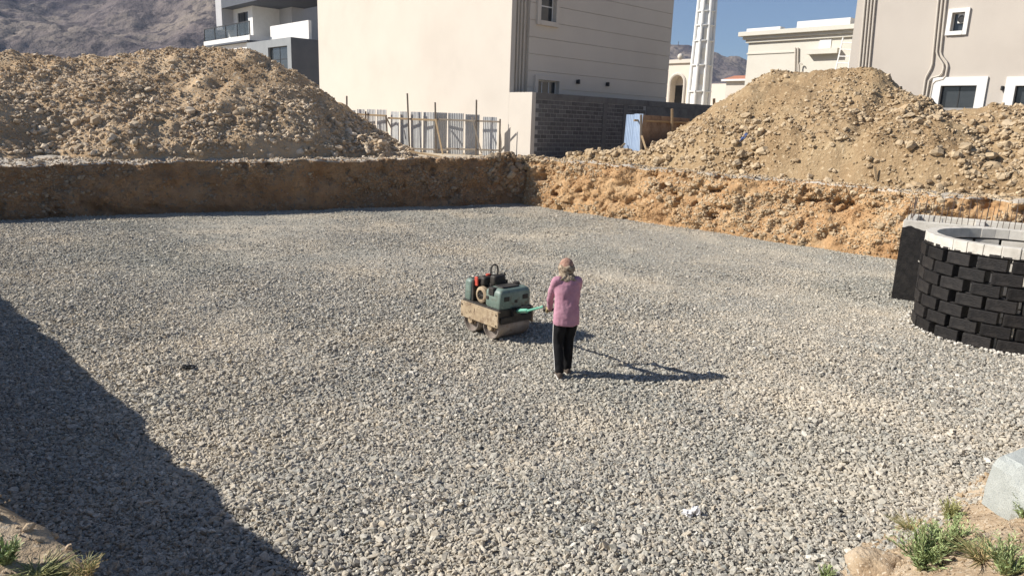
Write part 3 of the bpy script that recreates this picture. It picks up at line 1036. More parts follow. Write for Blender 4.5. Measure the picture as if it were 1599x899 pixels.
# ---- pinkish building at the right
fR = Fac(at_y(1331, 60, 45).to_2d(), -DB, NB)
rb = empty('apartment_block', (*fR.P, GZ), 'tall pinkish cream building with bent drain pipes behind the right heap', 'building')
w1 = fR.rect(1486, 20, 1506, 49); w2 = fR.rect(1467, 134, 1523, 172); w3 = fR.rect(1583, 134, 1640, 172)
mb = MB(); fR.cells(mb, 0, 14, GZ - .2, 14, -.3, 0, [w1, w2, w3]); mb.build('wall', PINKP, rb)
mb = MB(); p = fR.pt(0, GZ - .2, -.31); mb.box(p, fR.d.to_3d() * 14, -fR.n.to_3d() * 10, Vector((0, 0, 14 - GZ))); mb.build('core', PINKP, rb)
mb = MB(); fR.box(mb, -.2, 14.2, 14.005, 14.4, -10.4, .25); mb.build('roof', IVORY, rb)
wn1 = window(rb, fR, w1, .20, .12, .28, WHITE, (0, 0))
mb = MB(); s_, z_ = (w1[0] + w1[1]) / 2 + .12, w1[3] - .33
fR.box(mb, w1[0] + .25, w1[1] - .03, w1[2] + .42, w1[3] - .04, -.2, -.12)
mb.build('fan_plate', WHITE, wn1)
mb = MB(); mb.lathe(fR.pt(s_, z_, -.118), fR.n.to_3d(), [(0, .19), (.03, .19), (.03, .15), (.012, .14)], 16); mb.build('fan_ring', BLACKM, wn1)
window(rb, fR, w2, .45, .10, .25, WHITE, (1, 0), BLACKM)
window(rb, fR, w3, .45, .10, .25, WHITE, (1, 0), BLACKM)
# curtain folds behind the lower window's glass show faintly: a row of pale slats inside the reveal
wall_lamp(rb, fR, *fR.sz(1566, 138))


def px_pipe(parent, f, pts, r=.05, o=.09, name='drain_pipe'):
    P = []
    for a, b in pts:
        s, z = f.sz(a, b); P.append((s, z))
    q = []
    for i, (s, z) in enumerate(P):
        if 0 < i < len(P) - 1:
            for k in (-1, 1):
                s2, z2 = P[i + k]; L = math.hypot(s2 - s, z2 - z); u = min(.12, L * .4) / L
                q.append(f.pt(s + (s2 - s) * u, z + (z2 - z) * u, o))
        else:
            q.append(f.pt(s, z, o))
    MB().tube(q, r, 8).build(name, PIPEM, parent, smooth='split')


for i in range(4):
    px_pipe(rb, fR, [(1354.5 + 5.2 * i, -30), (1341 + 5.0 * i, 125)])
px_pipe(rb, fR, [(1468, -20), (1456, 104), (1446, 122), (1442, 150)])
px_pipe(rb, fR, [(1474, -20), (1463, 85), (1475, 103), (1471, 118), (1452, 123), (1446, 160)])
px_pipe(rb, fR, [(1480, -20), (1469, 85), (1481, 100), (1477, 123), (1458, 128), (1452, 160)])

# ---- low wall in front of it
fr_ = Fac(at_y(1430, 165, 40.5).to_2d(), -DB, NB)
zt_ = fr_.sz(1520, 169)[1]
lw = empty('low_wall', (*fr_.P, GZ), 'low grey concrete wall behind the right heap below the white window', 'wall')
mb = MB(); fr_.box(mb, -3, 14, GZ - .2, zt_ - .15, -.2, 0); mb.build('wall', CONCG, lw)
mb = MB(); fr_.box(mb, -3, 14, zt_ - .147, zt_, -.23, .03); mb.build('coping', CONCG, lw, bevel=.01)

# ---- ivory flat-roofed house with a cornice
fM = Fac(at_y(1167, 90, 58).to_2d(), -DB, NB)
mh = empty('flat_roof_house', (*fM.P, GZ), 'ivory flat-roofed house with a deep cornice and a ladder against it', 'house')
sM = fM.sz(1345, 90)[0]
z0m, z1m, z2m, z3m = fM.sz(1200, 66)[1], fM.sz(1200, 61)[1], fM.sz(1200, 56)[1], fM.sz(1200, 49)[1]
mb = MB(); fM.box(mb, 0, sM, GZ, z0m, -9, 0); mb.build('wall', IVORY, mh)
for nm, za, zb_, o in (('cornice_bed', z0m, z1m, .18), ('cornice_step', z1m, z2m, .36), ('cornice_top', z2m, z3m, .62)):
    mb = MB(); fM.box(mb, -o, sM, za + .003, zb_, -9, o); mb.build(nm, IVORY, mh, bevel=.02)
mb = MB(); fM.box(mb, fM.sz(1170, 50)[0], fM.sz(1222, 50)[0], z3m + .003, z3m + .22, -.3, .4); mb.build('parapet', WHITE, mh)
mb = MB(); fM.box(mb, fM.sz(1248, 50)[0], fM.sz(1330, 50)[0], z3m + .003, z3m + .45, -.5, .45); mb.build('parapet', WHITE, mh)
zb3 = fM.sz(1200, 83)[1]
mb = MB(); fM.box(mb, -.05, fM.sz(1241, 83)[0], zb3 - .05, zb3 + .06, .003, .07); mb.build('string_course', IVORY, mh)
a = fM.rect(1264, 77, 1312, 85)
mb = MB(); fM.box(mb, a[0], a[1], a[2], a[3], .003, .5); mb.build('canopy', IVORY, mh)
a = fM.rect(1280, 61, 1298, 76)
mb = MB(); fM.box(mb, a[0], a[1], a[2], a[3], .004, .05); mb.build('vent_box', WHITE, mh)
for x in (1243, 1247): px_pipe(mh, fM, [(x, 75), (x - 1, 122)], .06, .1)
px_pipe(mh, fM, [(1250, 118), (1250, 101), (1253, 98), (1255, 102)], .05, .25, 'vent_pipe')
# ladder
fLd = Fac(fM.pt(0, 0, 1.6).to_2d(), -DB, NB)
lad = empty('ladder', fLd.pt(fLd.sz(1316, 118)[0], GZ), 'pale metal ladder leaning at the cornice of the ivory house', 'ladder')
for xa, xb in ((1311.5, 1304.5), (1328, 1325)):
    (s0, za), (s1, zb_) = fLd.sz(xa, 58), fLd.sz(xb, 125)
    MB().tube([fLd.pt(s0, za, -.5), fLd.pt(s1, zb_, .3)], .05, 6).build('side_rail', WHITE, lad)
for py in (66, 77, 88, 99, 110):
    k = (py - 58) / 67
    (s0, za), (s1, zb_) = fLd.sz(1311.5 - 7 * k, py), fLd.sz(1328 - 3 * k, py + .4)
    MB().tube([fLd.pt(s0, za, -.5 + .8 * k), fLd.pt(s1, zb_, -.5 + .8 * k)], .04, 6).build('rung', WHITE, lad)

# ---- minaret
mc = at_y(1090.5, 158, 66); mtop = at_y(1101, 0, 66)
mn = empty('minaret', (mc.x, mc.y, GZ), 'slender white ribbed minaret rising against the sky', 'minaret')
r0, r1 = 17.5 * 66 / 1120, 14.0 * 66 / 1120
zt2 = mtop.z + 9
rr = lambda z: r0 + (r1 - r0) * (z - mc.z) / (mtop.z - mc.z)
MB().lathe((mc.x, mc.y, 0), (0, 0, 1), [(GZ, rr(GZ) * .86), (zt2, rr(zt2) * .86)], 16).build('shaft', WHITE, mn, smooth='split')
for k in range(8):
    a = k * math.pi / 4 + .2
    MB().tube([(mc.x + rr(z) * .93 * math.cos(a), mc.y + rr(z) * .93 * math.sin(a), z) for z in (GZ, zt2)], .14, 8).build('rib', WHITE, mn, smooth='split')
for py in (20, 42, 66, 104, 145):
    z = at_y(1095, py, 66).z
    MB().lathe((mc.x, mc.y, z), (0, 0, 1), [(0, rr(z) * .95), (.02, rr(z) * 1.03), (.10, rr(z) * 1.03), (.12, rr(z) * .95)], 24).build('ring', WHITE, mn, smooth='split')
    for k in range(8):
        a = k * math.pi / 4 + .2
        MB().cbox((mc.x + rr(z) * 1.02 * math.cos(a), mc.y + rr(z) * 1.02 * math.sin(a), z + .06), (.13, .13, .22)).build('bracket', WHITE, mn, bevel=.03)
for py in (0, 55, 85, 125):
    z = at_y(1095, py, 66).z
    mb = MB(); mb.cbox((mc.x - .1, mc.y - rr(z) * .84, z), (.28, .14, .9)); mb.build('slit_window', GLASS if py == 999 else IVORY, mn)
MB().lathe((mc.x, mc.y, zt2), (0, 0, 1), [(0, 1.5), (.3, 1.6), (.5, 1.0), (3, .1)], 16).build('cap', WHITE, mn, smooth='split')

# ---- arched building behind the cream house
fA = Fac(at_y(1036, 120, 74).to_2d(), -DB, NB)
ab = empty('arched_building', (*fA.P, GZ), 'cream building with a tall round arch beside the minaret', 'building')
sa = fA.sz(1088, 120)[0]
a0, a1, az0, az1 = fA.rect(1045, 130, 1068, 165)
cx, rad = (a0 + a1) / 2, (a1 - a0) / 2
zt3 = fA.sz(1066, 99)[1]
mb = MB(); fA.box(mb, -3, a0, GZ, zt3, -1, 0); fA.box(mb, a1, sa, GZ, zt3, -1, 0)
n_ = 12
arc = [(cx - rad * math.cos(math.pi * i / n_), az1 + rad * math.sin(math.pi * i / n_)) for i in range(n_ + 1)]
for (p0, q0), (p1, q1) in zip(arc[:-1], arc[1:]):
    vs = [fA.pt(p0, q0, o) for o in (0, -1)] + [fA.pt(p1, q1, o) for o in (0, -1)] + [fA.pt(p0, zt3, o) for o in (0, -1)] + [fA.pt(p1, zt3, o) for o in (0, -1)]
    mb.add(vs, [(0, 2, 6, 4), (1, 5, 7, 3), (0, 1, 3, 2), (4, 6, 7, 5)])
mb.build('wall', CREAM2, ab)
mb = MB(); mb.tube([fA.pt(p, q, .02) for p, q in [(a0, az0)] + arc + [(a1, az0)]], .14, 6); mb.build('arch_moulding', CREAM, ab, smooth='split')
mb = MB(); fA.box(mb, a0 - .4, a1 + .4, GZ, az1 + rad + .3, -1.5, -1.004); mb.build('inner_wall', CREAM2, ab)
a = fA.rect(1044, 133, 1056, 165)
mb = MB(); fA.box(mb, a[0], a[1], a[2], a[3], -1.003, -.95); mb.build('dark_door', GLASS, ab)
mb = MB(); fA.box(mb, -3.2, sa + .2, zt3 + .003, zt3 + .35, -1.2, .2); mb.build('coping', CREAM, ab)
mb = MB(); mb.ell(fA.pt(fA.sz(1063, 97)[0], zt3 + .6, .1), .3, .3, .3, 12, 8); mb.build('roof_lamp', CREAM, ab, smooth=True)

# ---- low house with red roof edge, and the low wall beside the minaret
fQ = Fac(at_y(1133, 140, 84).to_2d(), -DB, NB)
qh = empty('red_roof_house', (*fQ.P, GZ), 'small cream house with a red tiled roof edge beside the right heap', 'house')
sQ = fQ.sz(1172, 140)[0]; zq = fQ.sz(1150, 127)[1]; zq2 = fQ.sz(1150, 119)[1]
mb = MB(); fQ.box(mb, 0, sQ, GZ, zq, -8, 0); mb.build('wall', CREAM, qh)
mb = MB(); fQ.box(mb, -.35, sQ + .3, zq + .004, zq + .2, -8, .5); mb.build('eaves', WHITE, qh)
mb = MB(); o = fQ.pt(-.3, zq + .204, .4); mb.add([o, o + fQ.d.to_3d() * (sQ + .5), o + fQ.d.to_3d() * (sQ + .5) - fQ.n.to_3d() * 2.5 + Vector((0, 0, zq2 - zq)), o - fQ.n.to_3d() * 2.5 + Vector((0, 0, zq2 - zq)),
        o - fQ.n.to_3d() * 2.5, o + fQ.d.to_3d() * (sQ + .5) - fQ.n.to_3d() * 2.5], [(0, 1, 2, 3), (3, 2, 5, 4), (0, 3, 4), (1, 5, 2), (0, 4, 5, 1)]); mb.build('roof', ROOFT, qh)
fQ2 = Fac(at_y(1098, 150, 92).to_2d(), -DB, NB)
q2 = empty('low_house', (*fQ2.P, GZ), 'low cream house partly hidden behind the minaret', 'house')
a = fQ2.rect(1098, 131, 1140, 170)
wq = fQ2.rect(1106, 143, 1110, 152)
mb = MB(); fQ2.cells(mb, a[0], a[1], GZ, a[3], -.3, 0, [wq]); mb.build('wall', CREAM2, q2)
mb = MB(); fQ2.box(mb, a[0], a[1], GZ, a[3], -6, -.304); mb.build('core', CREAM2, q2)
window(q2, fQ2, wq, 0, .1, .15)

# ------------------------------------------------------------------ sheet fences
SHEETS = {}


def sheet(parent, P, d, w, h, m, tilt=0.0, wave=.09, bow=0.0):
    """corrugated sheet, real waves, standing at P along d"""
    n = max(6, int(w / wave * 4))
    key = (round(w, 2), round(h, 2))
    d = Vector((*d, 0)).normalized(); nn = Vector((d.y, -d.x, 0)); up = (Vector((0, 0, 1)) + d * tilt + nn * bow).normalized()
    mb = MB()
    vs, fs = [], []
    for side in (0, 1):
        for i in range(n + 1):
            o = .011 * math.sin(2 * math.pi * (i / 4.0)) + side * .004
            for k in range(2):
                vs.append(Vector(P) + d * (w * i / n) + nn * o + up * (h * k + (random.uniform(-.004, .004))))
    q = 2 * (n + 1)
    for i in range(n):
        fs.append((2 * i, 2 * i + 2, 2 * i + 3, 2 * i + 1)); fs.append((q + 2 * i, q + 2 * i + 1, q + 2 * i + 3, q + 2 * i + 2))
        fs.append((2 * i + 1, 2 * i + 3, q + 2 * i + 3, q + 2 * i + 1)); fs.append((2 * i, q + 2 * i, q + 2 * i + 2, 2 * i + 2))
    for i in (0, n):
        fs.append((2 * i, 2 * i + 1, q + 2 * i + 1, q + 2 * i))
    mb.add(vs, fs)
    return mb.build('sheet', m, parent)


def px_sheet(parent, x0, x1, ytop, Y, z0, m, tilt=0, bow=0, Y2=None):
    p0, p1 = at_y(x0, ytop, Y), at_y(x1, ytop, Y2 or Y)
    d = Vector((p1.x - p0.x, p1.y - p0.y))
    return sheet(parent, (p0.x, p0.y, z0), d.normalized(), d.length, (p0.z + p1.z) / 2 - z0, m, tilt, bow=bow)


YF = 35.6


def YFn(x):
    return YF + 2.6 * (777 - x) / 220


fence = empty('sheet_fence', at_y(680, 242, YF), 'grey corrugated sheet fence with timber rails in front of the cream house', 'fence')
fx = [(536, 556, 172), (558.5, 571, 171), (573, 586, 171), (588.5, 603.5, 171.5), (610, 623, 174.5), (625, 638.5, 174.5), (642, 659, 175), (661, 677.5, 175.5), (677.5, 698, 176), (700.5, 724.5, 177), (727, 749.5, 179), (754.5, 777, 183)]
for i, (x0, x1, yt) in enumerate(fx):
    yw = YFn((x0 + x1) / 2)
    tw = (.12, .1, .10, .12, .16, .15, .17, .14, -.10, .10, -.06, .14)[i]
    px_sheet(fence, x0, x1, yt, yw + tw, GZ - .1, GALV, random.uniform(-.012, .012), random.uniform(-.01, .02), yw - tw)


def bar(parent, name, p, q, r, m, square=True):
    p, q = Vector(p), Vector(q)
    if not square:
        return MB().tube([p, q], r, 6).build(name, m, parent)
    t = (q - p).normalized(); a = t.cross(Vector((0, 1, .01))).normalized(); b = t.cross(a)
    mb = MB(); mb.box(p - a * r - b * r * .6, (q - p), a * 2 * r, b * 1.2 * r)
    return mb.build(name, m, parent, bevel=.006, seg=1)


yr = YF - .10
q_ = lambda x, y, o=0: at_y(x, y, YFn(x) - .24 - o)
bar(fence, 'rail', q_(545, 178, 0), q_(604, 181, 0), .045, WOOD)
bar(fence, 'rail', q_(606, 184.5, 0), q_(683, 188, 0), .045, WOOD)
bar(fence, 'rail', q_(683, 186.5, .02), q_(782, 190.5, .02), .04, WOODG)
bar(fence, 'rail', q_(636, 232, 0), q_(700, 234.5, 0), .04, WOODG)
bar(fence, 'rail', q_(697, 232, .02), q_(779, 235, .02), .04, WOODG)
for xt, yt, xb, yb in ((541.5, 150, 542, 250), (636, 146, 640, 246), (679.5, 160, 681, 244), (744, 156, 743, 245), (781, 186, 779.5, 242), (571, 174, 572.5, 250), (603, 180, 606, 250)):
    bar(fence, 'post', q_(xt, yt, .09), q_(xb, yb, .09), .04, WOODG)
bar(fence, 'brace', q_(680, 186, .15), q_(692, 244, .9), .04, WOOD)
bar(fence, 'brace', q_(737, 183, .15), q_(752, 240, .5), .035, WOODG)
bar(fence, 'brace', q_(603, 183, .15), q_(611, 200, .1), .035, WOODG)

bar(None, 'timber_pole', at_y(637, 236, 33.2), at_y(696, 246.5, 32.6), .04, WOOD, True)
tag(bpy.data.objects['timber_pole'], 'pale timber pole lying on the bank edge before the grey sheet fence', 'timber')

YB = 33.6
fence2 = empty('sheet_fence', at_y(1000, 240, YB), 'blue and rusty brown sheet fence at the foot of the right heap', 'fence')
p0, p1 = at_y(975, 180, YB), at_y(1004, 178, YB - .9)
px_sheet(fence2, 976.5, 990, 179, YB, GZ - .2, BLUESH, .03, 0, YB - .35)
px_sheet(fence2, 989.5, 1003, 178, YB - .37, GZ - .2, BLUESH, .02, 0, YB - .8)
for i, (x0, x1, yt) in enumerate(((1003, 1018, 180), (1018.5, 1034, 181), (1034.5, 1050, 182), (1050.5, 1064, 184), (1064.5, 1078, 185))):
    px_sheet(fence2, x0, x1, yt, YB - .5 + i * .55, GZ - .2, RUST, random.uniform(-.05, .05), 0, YB - .5 + (i + 1) * .55)
bar(fence2, 'rail', at_y(990, 188, YB - .8), at_y(1075, 192, YB + 1.9), .045, WOOD)
bar(fence2, 'post', at_y(1001, 179, YB - .95), at_y(1001, 240, YB - .95), .05, WOODG)
bar(fence2, 'post', at_y(1049.5, 170, YB + .6), at_y(1049.5, 215, YB + .6), .05, WOOD)
bar(fence2, 'brace', at_y(976, 224, YB - .2), at_y(960, 240, YB - .6), .04, WOOD)
bar(fence2, 'brace', at_y(1002, 212, YB - 1), at_y(1009, 234, YB - 1.4), .04, WOOD)
bar(fence2, 'post', at_y(1115, 154, 37), at_y(1115, 200, 37), .06, WOOD)

# ------------------------------------------------------------------ mountains
ROCKF = mat('mountain_rock', [(.12, .10, .10), (.17, .14, .13), (.24, .20, .165), (.18, .15, .14)], .015, 15, .95, 1.0, .16, 3.0, spec=.05, coord='World', dirt=(.012, .53, .60, (.085, .072, .08)), speck=(.11, .55, .60, (.085, .072, .072)))


def mountain(name, x0, x1, y0, y1, nx, ny, hf):
    X, Y = np.meshgrid(np.linspace(x0, x1, nx), np.linspace(y0, y1, ny), indexing='ij')
    x, y = X.ravel(), Y.ravel()
    V = np.stack([x, y, hf(x, y)], 1)
    return tag(mesh_np(name, V, grid_faces(nx, ny), ROCKF, smooth=True), kind='structure')


def ridged(x, y, sc, seed, octv=6):
    r = 0; a = 1.0; f = sc
    for o in range(octv):
        r = r + a * (1 - np.abs(vnoise(x * f, y * f, seed=seed + o)) * 2); a *= .5; f *= 2.07
    return r


def left_h(x, y):
    side = np.clip((-x - .16 * y) / (.12 * y), 0, 1)
    rise = np.clip((y - 320) * .33, -3, 260)
    gull = 16 * (ridged(x + .4 * y, y, .0042, 91, 3) - 1.0) + 4.5 * fbm(x * .022, y * .022, octv=6, seed=92, gain=.6)
    return rise * side + np.clip((y - 300) / 160, 0, 1) * side * gull - 2


mountain('mountain_left', -900, -60, 290, 1050, 420, 400, left_h)


def far_h(x, y):
    t = 799.5 + FPX * x / y
    sky_y = np.interp(t, [700, 980, 1050, 1075, 1100, 1125, 1140, 1168, 1300, 1700], [60, 78, 84, 95, 101, 99, 107, 113, 135, 150])
    hor = 191 + .035 * (t - 800)
    peak = EYE + (hor - sky_y) / FPX * 1300
    cr = np.exp(-((y - 1300) / 260) ** 2)
    return peak * cr + (9 * ridged(x, y, .011, 95) - 6) * np.clip(cr * 2, 0, 1) - 3 * (1 - cr)


mountain('mountain_right', -150, 1500, 750, 1900, 330, 200, far_h)


# ------------------------------------------------------------------ soakaway ring of black painted blocks
WC = Vector((9.58, 13.43)); WR = 1.6
well = empty('block_well', (*WC, 0), 'round well of black painted blocks with open gaps and a pale top course', 'well')


def ring_block(name, w, h, d, m, jit, inner=None):
    mb = MB(); mb.box((-w / 2, -d, 0), (w, 0, 0), (0, d, 0), (0, 0, h))
    me = None
    o = mb.build(name, m, None, bevel=.012, seg=2)
    if inner is not None:       # the inside of the ring was left unpainted
        o.data.materials.append(inner)
        for p in o.data.polygons:
            if p.normal.y < -.9: p.material_index = 1
    return o


def place_ring(proto, a, z, r, tilt=0.0):
    o = proto.copy(); COL.objects.link(o); o.parent = well
    # outer face looks outwards: local +y is outwards
    o.location = Vector((math.cos(a) * r, math.sin(a) * r, z))
    o.rotation_euler = (0, tilt, a - math.pi / 2)
    return o


proto = ring_block('block', .455, .213, .2, BITU, 0, CONC)
RH = .2335
for row in range(7):
    for k in range(18):
        a = 2 * math.pi * (k + .5 * (row % 2)) / 18 + random.gauss(0, .012)
        place_ring(proto, a, .0 + row * RH + .002, WR - .1 + random.gauss(0, .012), random.gauss(0, .012)).rotation_euler.z += random.gauss(0, .03)
bpy.data.objects.remove(proto)
proto = ring_block('bed_joint', .56, .021, .15, BITU, 0)
for row in range(7):
    for k in range(18):
        place_ring(proto, 2 * math.pi * (k + .25) / 18, row * RH + .2135, WR - .1 - .03)
bpy.data.objects.remove(proto)
proto = ring_block('top_block', .274, .20, .2, CONC, 0)
for k in range(36):
    place_ring(proto, 2 * math.pi * k / 36, 7 * RH + .003 + random.uniform(0, .006), WR - .1 + random.gauss(0, .006), random.gauss(0, .008))
bpy.data.objects.remove(proto)
# ragged lower edge of paint on the course below the top
mb = MB()
for k in range(72):
    a = 2 * math.pi * (k + random.uniform(-.3, .3)) / 72
    h = random.uniform(.015, .06)
    c = Vector((math.cos(a) * (WR + .003), math.sin(a) * (WR + .003), 7 * RH + .0))
    t = Vector((-math.sin(a), math.cos(a), 0)); n = Vector((math.cos(a), math.sin(a), 0))
    mb.box(Vector((*WC, 0)) + c - t * .07 - n * .03, t * .14, n * .034, Vector((0, 0, h)))
mb.build('paint_edge', BITU, well, bevel=.01)
# mortar crumbs round its foot
P = []
for i in range(420):
    a = random.uniform(0, 6.283); r = WR + abs(random.gauss(.06, .09))
    P.append((WC.x + r * math.cos(a), WC.y + r * math.sin(a), .015))
joined_rocks('mortar_crumbs', np.array(P), RNG.uniform(.012, .05, len(P)), PEBBLES, CONC, well, False)

# ------------------------------------------------------------------ tank behind it
TU = Vector((.84, -.54, 0)).normalized(); TV = Vector((.54, .84, 0)).normalized()
T0 = Vector((8.69, 16.02, 0)); TH = 1.82; TL, TD = 5.2, 1.75
tank = empty('concrete_tank', T0, 'black painted concrete tank with rebar standing behind the round well', 'tank')


def tbox(name, u0, u1, v0, v1, z0, z1, m, bevel=0.0):
    mb = MB(); mb.box(T0 + TU * u0 + TV * v0 + Vector((0, 0, z0)), TU * (u1 - u0), TV * (v1 - v0), Vector((0, 0, z1 - z0)))
    return mb.build(name, m, tank, bevel=bevel)


tbox('front_wall', 0, TL, 0, .22, -.05, TH, CONC, .012)
tbox('side_wall', .0, .22, .222, TD, -.05, TH - .004, CONC, .012)
tbox('back_wall', .222, TL, TD - .22, TD + .002, -.05, TH - .002, CONC, .012)
tbox('dividing_wall', 1.35, 1.53, .222, TD - .222, -.05, TH - .02, CONC, .012)
tbox('dividing_wall', 3.0, 3.2, .222, TD - .222, -.05, TH - .03, CONC, .012)
tbox('floor_slab', .222, TL - .01, .222, TD - .222, -.05, .15, CONC)
mb = MB()       # bitumen coat with a wavy upper edge
n_ = 60
vs, fs = [], []
for side in (-.006, .004):
    for i in range(n_ + 1):
        u = -.006 + (TL) * i / n_
        zt_ = TH - .16 + .03 * math.sin(i * .9) + random.uniform(-.02, .02)
        vs += [T0 + TU * u + TV * side + Vector((0, 0, -.03)), T0 + TU * u + TV * side + Vector((0, 0, zt_))]
q = 2 * (n_ + 1)
for i in range(n_):
    fs += [(2 * i, 2 * i + 2, 2 * i + 3, 2 * i + 1), (q + 2 * i, q + 2 * i + 1, q + 2 * i + 3, q + 2 * i + 2), (2 * i + 1, 2 * i + 3, q + 2 * i + 3, q + 2 * i + 1)]
fs += [(0, 1, q + 1, q)]
mb.add(vs, fs); mb.build('bitumen_coat', BITU, tank)
mb = MB(); mb.box(T0 + TU * -.007 + TV * .001 + Vector((0, 0, -.03)), TU * .006, TV * TD, Vector((0, 0, TH - .13))); mb.build('bitumen_coat', BITU, tank)
rp = MB().tube([(0, 0, 0), (0, 0, .48)], .007, 5).build('rebar', REBAR, None)


def rebar(u, v, k=1.0):
    o = rp.copy(); COL.objects.link(o); o.parent = tank
    o.location = TU * u + TV * v + Vector((0, 0, TH - .02))
    o.rotation_euler = (random.gauss(0, .05), random.gauss(0, .05), 0)
    o.scale = (1, 1, k)


for i in range(30): rebar(.06 + i * .105, .17 if i % 2 else .06, random.uniform(.8, 1.05))
for i in range(22): rebar(3.25 + i * .085, .1 + .05 * (i % 2), random.uniform(.9, 1.25))
for i in range(26): rebar(.3 + i * .18, TD - .1, random.uniform(.8, 1.2))
for i in range(7): rebar(.11, .35 + i * .18, random.uniform(.8, 1.05))
bpy.data.objects.remove(rp)
mb = MB(); c = T0 + TU * .42 + TV * -.012 + Vector((0, 0, .95)); mb.tube([c + TV * .01, c - TV * .05, c - TV * .05 + TU * .05 + Vector((0, 0, -.03))], .012, 6); mb.build('form_tie', CONC, tank)

# ------------------------------------------------------------------ walk-behind double drum roller
RF = Vector((-.655, .756, 0)).normalized(); RR = Vector((RF.y, -RF.x, 0))
RM = Matrix(((RR.x, RF.x, 0, -.255), (RR.y, RF.y, 0, 12.28), (0, 0, 1, .008), (0, 0, 0, 1))) @ Matrix.Scale(1.04, 4)
TAN = mat('worn_tan_paint', [(.27, .20, .13), (.40, .31, .20), (.50, .41, .29)], 4, 10, .75, .4, 30, .006, dirt=(5, .50, .64, (.19, .125, .075)), speck=(22, .6, .68, (.12, .08, .05)))
MINT = mat('faded_mint_paint', [(.13, .18, .15), (.22, .285, .24)], 4, 8, .5, .15, 40, .003, spec=.45, dirt=(5, .53, .66, (.12, .11, .085)), speck=(30, .64, .7, (.28, .33, .28)))
GREENP = mat('green_paint', [(.10, .32, .23), (.17, .42, .31)], 6, 6, .55, .15, 40, .002, dirt=(9, .54, .66, (.30, .34, .27)))
DSTEEL = mat('greasy_steel', [(.03, .028, .026), (.075, .066, .055)], 9, 7, .6, .3, 50, .004, metal=.3)
DRUM = mat('drum_steel', [(.20, .17, .145), (.31, .27, .235), (.38, .345, .31)], 4, 8, .5, .3, 30, .003, metal=.45, dirt=(6, .56, .7, (.2, .14, .09)))
REDP = mat('red_paint', [(.48, .07, .045), (.58, .11, .07)], 6, 4, .5)
roller = empty('road_roller', (-.255, 12.28, 0), 'small walk-behind double drum roller with tan side plates and mint hoods', 'roller')


def rpart(name, m, fn, bevel=.0, seg=2, smooth=False, parent=None):
    mb = MB(RM); fn(mb)
    return mb.build(name, m, parent or roller, smooth=smooth, bevel=bevel, seg=seg)


def limb0(mb, pts, r):
    P = [Vector(p) for p in pts]
    q = []
    for k in range(13):
        t = k / 12
        q.append(P[0] * (1 - t) ** 3 + P[1] * 3 * t * (1 - t) ** 2 + P[2] * 3 * t * t * (1 - t) + P[3] * t ** 3)
    mb.tube(q, r, 6)


for y in (-.265, .265):
    d = rpart('drum', DRUM, lambda mb: mb.lathe((-.34, y, .205), (1, 0, 0), [(.05, .06), (.05, .165), (0, .185), (0, .2), (.006, .205), (.674, .205), (.68, .2), (.68, .185), (.63, .165), (.63, .06)], 40), smooth='split')
    for sx in (-1, 1):
        rpart('hub', TAN, lambda mb: mb.lathe((sx * .295, y, .205), (sx, 0, 0), [(0, .085), (.03, .085), (.035, .06), (.075, .055), (.075, .02)], 16), smooth='split', parent=d)
        for k in range(5):
            a = k * 1.2566
            rpart('bolt', DSTEEL, lambda mb: mb.lathe((sx * .325, y + .07 * math.cos(a), .205 + .07 * math.sin(a)), (sx, 0, 0), [(0, .012), (.012, .012)], 6), parent=d)
for sx in (-1, 1):
    rpart('side_plate', TAN, lambda mb: (mb.box((sx * .378 - .014, -.50, .235), (.028, 0, 0), (0, 1.0, 0), (0, 0, .25)), mb.box((sx * .36 - .03, -.50, .486), (.06, 0, 0), (0, 1.0, 0), (0, 0, .02))), .006)
    for y in (-.46, .46):
        for z in (.27, .45):
            rpart('bolt', DSTEEL, lambda mb: mb.lathe((sx * .392, y, z), (sx, 0, 0), [(0, .013), (.012, .013)], 6))
rpart('chassis', DSTEEL, lambda mb: (mb.box((-.362, -.485, .39), (.724, 0, 0), (0, .97, 0), (0, 0, .14)), mb.box((-.30, -.1, .25), (.6, 0, 0), (0, .2, 0), (0, 0, .149))), .01)
rpart('scraper', DSTEEL, lambda mb: mb.box((-.33, -.512, .29), (.66, 0, 0), (0, .02, 0), (0, 0, .11)), .004)


def hood(mb, x0, x1, y0, y1, z0, z1, rnd=.09, n=6):
    """rounded-off box: outline rings that draw in towards the top"""
    rings = []
    def outline(ins, z):
        pts = []
        r = .05
        for cx_, cy_, a0 in ((x1 - ins - r, y1 - ins - r, 0), (x0 + ins + r, y1 - ins - r, 1), (x0 + ins + r, y0 + ins + r, 2), (x1 - ins - r, y0 + ins + r, 3)):
            for k in range(5):
                a = (a0 + k / 4) * math.pi / 2
                pts.append(Vector((cx_ + r * math.cos(a), cy_ + r * math.sin(a), z)))
        return pts
    rings.append(outline(0.015, z0)); rings.append(outline(0, z0 + .03)); rings.append(outline(0.004, z1 - rnd))
    for k in range(1, n + 1):
        a = k / n * math.pi / 2
        rings.append(outline(rnd * (1 - math.cos(a)) + .004, z1 - rnd + rnd * math.sin(a)))
    mb.loft(rings)


